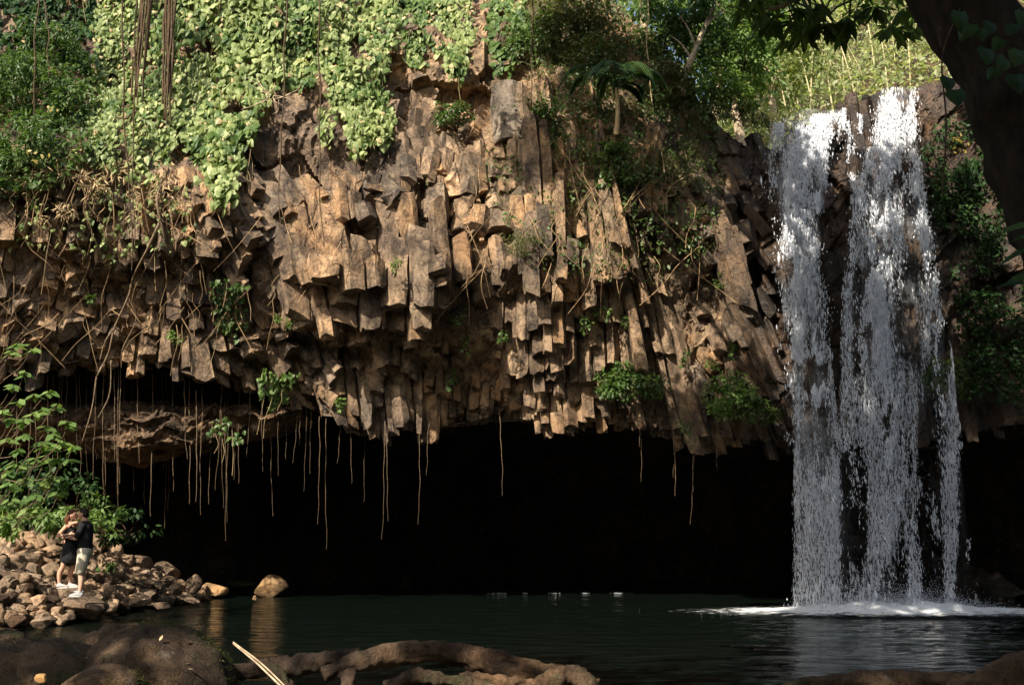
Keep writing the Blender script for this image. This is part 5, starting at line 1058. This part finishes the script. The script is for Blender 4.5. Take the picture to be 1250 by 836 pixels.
# --- woman: facing +x, leaning into him
wb = np.array([-.36, .03, .17]); wroot = thing('person', 'woman in short black dress and white shoes with her hand on the man', 'person', tuple(FEET + wb))
def W(*a): return tuple(np.array(a, float) - wb)
h0 = (-.285, .0, 1.665)
def WL_(pts): return [W(*p) for p in pts]
body = [('e', W(*h0), (.090, .074, .110)), ('e', W(-.262, 0, 1.62), (.058, .05, .062)), ('c', WL_([(-.20, 0, 1.675), (-.183, 0, 1.65)]), [.009, .012]), ('e', W(-.208, 0, 1.615), (.022, .024, .009)), ('e', W(-.218, 0, 1.583), (.024, .026, .022)), ('e', W(-.208, -.03, 1.68), (.012, .013, .009)), ('e', W(-.208, .03, 1.68), (.012, .013, .009)), ('e', W(-.29, -.076, 1.655), (.018, .010, .028)),
        ('c', WL_([(-.305, 0, 1.60), (-.325, 0, 1.47)]), [.045, .050]), ('c', WL_([(-.33, -.11, 1.42), (-.33, .11, 1.42)]), [.058, .058]), ('c', WL_([(-.32, 0, 1.38), (-.30, 0, 1.24), (-.28, 0, 1.12), (-.28, 0, .98)]), [.105, .095, .09, .13]), ('e', W(-.25, -.06, 1.33), (.055, .055, .055)), ('e', W(-.25, .06, 1.33), (.055, .055, .055)),
        ('c', WL_([(-.35, -.15, 1.42), (-.42, -.19, 1.32), (-.475, -.19, 1.235)]), [.046, .040, .034]), ('c', WL_([(-.475, -.19, 1.235), (-.36, -.22, 1.255), (-.235, -.25, 1.275)]), [.036, .031, .022]),
        ('c', WL_([(-.32, .14, 1.43), (-.20, .10, 1.50), (-.10, .16, 1.53)]), [.046, .040, .034]), ('c', WL_([(-.27, -.12, 1.46), (-.20, -.15, 1.505), (-.13, -.14, 1.515)]), [.03, .032, .030]),
        ('c', WL_([(-.29, -.08, .93), (-.33, -.08, .78), (-.37, -.09, .62)]), [.085, .073, .050]), ('c', WL_([(-.37, -.09, .62), (-.43, -.08, .47), (-.42, -.08, .27)]), [.049, .051, .030]), ('c', WL_([(-.42, -.08, .25), (-.32, -.08, .21)]), [.032, .026]),
        ('c', WL_([(-.25, .08, .93), (-.23, .08, .78), (-.24, .08, .62)]), [.085, .073, .050]), ('c', WL_([(-.24, .08, .62), (-.28, .09, .47), (-.29, .09, .27)]), [.049, .051, .030]), ('c', WL_([(-.29, .09, .25), (-.19, .09, .21)]), [.032, .026])]
body += hand(W(-.235, -.25, 1.275), (1, .0, .0), (0, -1, .15), -1, .92) + hand(W(-.10, .16, 1.53), (1, -.2, .1), (0, 1, .3), 1, .9)
skin_mesh('body', body, .0085, MAT['skin2'], wroot, 2)
skin_mesh('hair', [('e', W(-.315, 0, 1.70), (.092, .084, .088)), ('e', W(-.35, 0, 1.64), (.065, .078, .10)), ('c', WL_([(-.37, 0, 1.64), (-.395, 0, 1.56), (-.385, 0, 1.48)]), [.065, .06, .035]), ('c', WL_([(-.33, -.06, 1.66), (-.34, -.065, 1.58)]), [.035, .02]), ('e', W(-.27, 0, 1.755), (.06, .06, .03))], .010, MAT['hair_b'], wroot, 3)
skin_mesh('dress', [('c', WL_([(-.315, -.03, 1.34), (-.295, -.02, 1.24), (-.28, -.02, 1.12), (-.275, -.03, 1.0), (-.275, -.03, .88), (-.28, -.03, .80)]), [.118, .110, .108, .148, .168, .178]), ('c', WL_([(-.315, .03, 1.34), (-.295, .02, 1.24), (-.28, .02, 1.12), (-.275, .03, 1.0), (-.265, .05, .88), (-.26, .05, .80)]), [.118, .110, .108, .148, .165, .172]), ('e', W(-.245, -.06, 1.33), (.064, .063, .064)), ('e', W(-.245, .06, 1.33), (.064, .063, .064)),
                    ('c', WL_([(-.25, -.085, 1.38), (-.30, -.09, 1.475), (-.37, -.08, 1.43), (-.385, -.07, 1.34)]), [.018, .016, .016, .018]), ('c', WL_([(-.25, .085, 1.38), (-.30, .09, 1.475), (-.37, .08, 1.43), (-.385, .07, 1.34)]), [.018, .016, .016, .018])], .011, MAT['black'], wroot, 4)
for x, y, z in ((-.37, -.08, .17), (-.24, .09, .17)):
    sh_ = skin_mesh('shoe', [('c', [W(x - .06, y, z + .06), W(x + .02, y, z + .055), W(x + .12, y, z + .035)], [.044, .045, .032]), ('c', [W(x - .04, y, z + .07), W(x - .04, y, z + .10)], [.040, .038])], .010, MAT['shoe'], wroot, 3)
    skin_mesh('sole', [('e', W(x + .03, y, z + .018), (.14, .048, .022))], .010, MAT['sole'], sh_, 2)

# ------------------------------------------------------------------ foreground roots on the near bank
MAT['fgroot'] = rock_mat('root_bark', (.17, .13, .095), (.095, .072, .052), (.02, .016, .012), green=(.04, .052, .016), gamt=.95, hf=3.5)
def bigroot(label, pts, r, Y, sides=30, n=90, seed=0, rough=.22, mat='fgroot', name='tree_root', cat='root', group='roots on the near bank'):
    Ys = np.broadcast_to(Y, (len(pts),)); pa = smoothpath([P(x, y, q) for (x, y), q in zip(pts, Ys)], n); ra = np.interp(np.linspace(0, 1, n), np.linspace(0, 1, len(r)), r)
    V, F = tube(pa, ra, sides, rough, 3.2, seed); d = fbm(V, 22, 3, seed + 5); c = np.repeat(pa, sides, 0); dv = V[:len(c)] - c; dv /= np.linalg.norm(dv, axis=1)[:, None] + 1e-9; V[:len(c)] += dv * (.018 * fbm(V * (1, 1, 1), 8, 3, seed + 9)[:len(c)] + .022 * d[:len(c)] - .02 * (1 - np.minimum(1, np.abs(fbm(V * (.35, 1, 1), 6, 2, seed + 3)[:len(c)]) * 8)))[:, None]
    return solo(name, V, F, MAT[mat], label, cat, group, smooth=True)
def px(n_): return n_ / 137.0
bigroot('long arching root across the bottom centre of the picture', [(395, 824), (430, 811), (470, 800), (520, 794), (560, 799), (600, 807), (650, 818), (690, 826), (730, 838)], [px(8), px(11), px(13), px(13), px(14), px(14), px(13), px(13), px(10)], [8.7, 8.8, 9, 9.1, 9.1, 9, 9, 8.9, 8.8], seed=1)
bigroot('mossy root left of the arching one, running out of the big hump', [(240, 824), (290, 820), (330, 813), (375, 811), (412, 806), (440, 800)], [px(12), px(11), px(12), px(13), px(12), px(10)], [8.6, 8.7, 8.8, 8.8, 8.9, 9], seed=2)
bigroot('short upright root stub joining the arching root', [(432, 800), (428, 815), (424, 840), (420, 870)], [px(9), px(9), px(9), px(9)], [8.95, 8.8, 8.6, 8.5], n=50, seed=3)
bigroot('knobbly root end at the right of the arching root', [(640, 852), (665, 836), (690, 824), (704, 824), (716, 836), (722, 860)], [px(11), px(12), px(11), px(11), px(12), px(10)], [8.3, 8.4, 8.5, 8.5, 8.4, 8.3], n=60, seed=4)
bigroot('thinner root below the arch at the bottom edge', [(470, 838), (505, 826), (545, 830), (590, 838), (640, 850)], [px(8), px(9), px(8), px(7), px(6)], 8.3, seed=5)
bigroot('low thin root curving under the arch', [(560, 824), (610, 830), (660, 838), (700, 848)], [px(5), px(6), px(6), px(5)], 8.6, seed=6)
bigroot('short broken root peg leaning left beside the stick', [(322, 808), (335, 820), (350, 838), (362, 858)], [px(7), px(8), px(8), px(8)], 8.3, n=40, seed=7)
bigroot('root along the bottom edge under the waterfall reflection', [(930, 850), (990, 834), (1060, 829), (1130, 830), (1200, 833), (1300, 834)], [px(5), px(8), px(10), px(10), px(10), px(12)], 8.6, seed=8)
bigroot('bulging root rising at the bottom right corner', [(1150, 848), (1200, 830), (1240, 820), (1300, 808)], [px(6), px(12), px(18), px(26)], 8.4, seed=9)
HUMPS = []
def hump(label, cx, cy, w_, h_, Y, seed, dp=.7, name='tree_root'):
    c = P(cx, cy, Y); s_ = Y / (FPX * .985); V, F = ICO[5]; V = V * np.array([w_ * s_, dp, h_ * s_]); V = V + (V / np.linalg.norm(V, axis=1)[:, None]) * (.10 * fbm(V + seed, 1.6, 4, seed) + .035 * fbm(V * (1, 1, .5), 7, 4, seed + 2) - .03 * (1 - np.minimum(1, np.abs(fbm(V * (1, 1, .4) + .3, 3.2, 3, seed + 4)) * 7)))[:, None]; HUMPS.append(V + c); return solo(name, V + c, F, MAT['fgroot'], label, 'root', 'roots on the near bank', smooth=True)
hump('largest rounded root hump at the bottom left, mossy on its right side', 182, 852, 92, 84, 8.4, 21, .8)
hump('low root bulge in the bottom left corner', 20, 850, 120, 66, 8.1, 22, .7)
hump('small root knee in front of the large hump', 128, 862, 52, 50, 7.6, 23, .4)
hump('root shoulder at the extreme left above the corner bulge', 5, 795, 34, 22, 9.2, 24, .4)
bigroot('ridge root climbing from the corner onto the large hump', [(20, 800), (60, 806), (100, 800), (135, 785), (170, 776)], [px(14), px(16), px(20), px(20), px(14)], [8.6, 8.5, 8.5, 8.5, 8.5], seed=25)
MAT['moss'] = leaf_mat('moss_blade', [(.035, .05, .012), (.07, .085, .02), (.10, .10, .035)], .2, .7, .1)
ms = MB()
for V_ in HUMPS[:3]:
    c_ = V_.mean(0); k_ = rng.integers(0, len(V_), 9000); q = V_[k_]; nn = q - c_; nn /= np.linalg.norm(nn, axis=1)[:, None]
    m_ = (fbm(q, 2.2, 3, 71) + .5 * nn[:, 0] + rng.normal(0, .12, len(q)) > .12) & (nn[:, 2] > -.2); q = q[m_]; nn = nn[m_]
    leaves(q + rng.normal(0, .01, q.shape), rdir(len(q)), nn + rdir(len(q)) * .8, rng.uniform(.012, .035, len(q)), SLIM, ms)
ms.build('moss', MAT['moss'], None, kind='stuff')
q = HUMPS[0][rng.integers(0, len(HUMPS[0]), 400)]; q = q[q[:, 2] > HUMPS[0][:, 2].max() - .35][:26]; n = len(q)
V, F = leaves(q + [0, 0, .02], rdir(n) * .3 + [0, 0, 1], rdir(n) * (1, 1, .2), rng.uniform(.03, .07, n), OVAL); mk('leaf_litter', V, F, MAT['straw'], None, kind='stuff')
p0, p1 = P(285, 785, 8.2), P(342, 836, 7.7); V, F = tube(smoothpath([p0, (p0 + p1) / 2 + [0, 0, .01], p1, p1 + (p1 - p0) * .4], 16), np.linspace(.006, .009, 16), 8, .1); V2, F2 = tube(smoothpath([p0 + [.004, -.02, .012], (p0 + p1) / 2 + [.03, 0, .012], p1 + [.03, 0, 0], p1 + (p1 - p0) * .4], 16), .006, 8)
root = thing('split_stick', 'pale split stick leaning over the roots at the bottom left', 'stick', tuple(p1)); mk('stick_half', V, F, MAT['twig'], root); mk('stick_half', V2, F2, MAT['twig'], root)
c = P(50, 826, 7.2); V, F = rockmesh(c, (.07, .03, .04), 99, 8, 3, rot=.5); MAT['chip'] = simple('orange_wood', (.33, .18, .07), (.45, .27, .11), 20); solo('wood_chip', V, F, MAT['chip'], 'orange-brown wood chip on the corner root', 'wood chip')
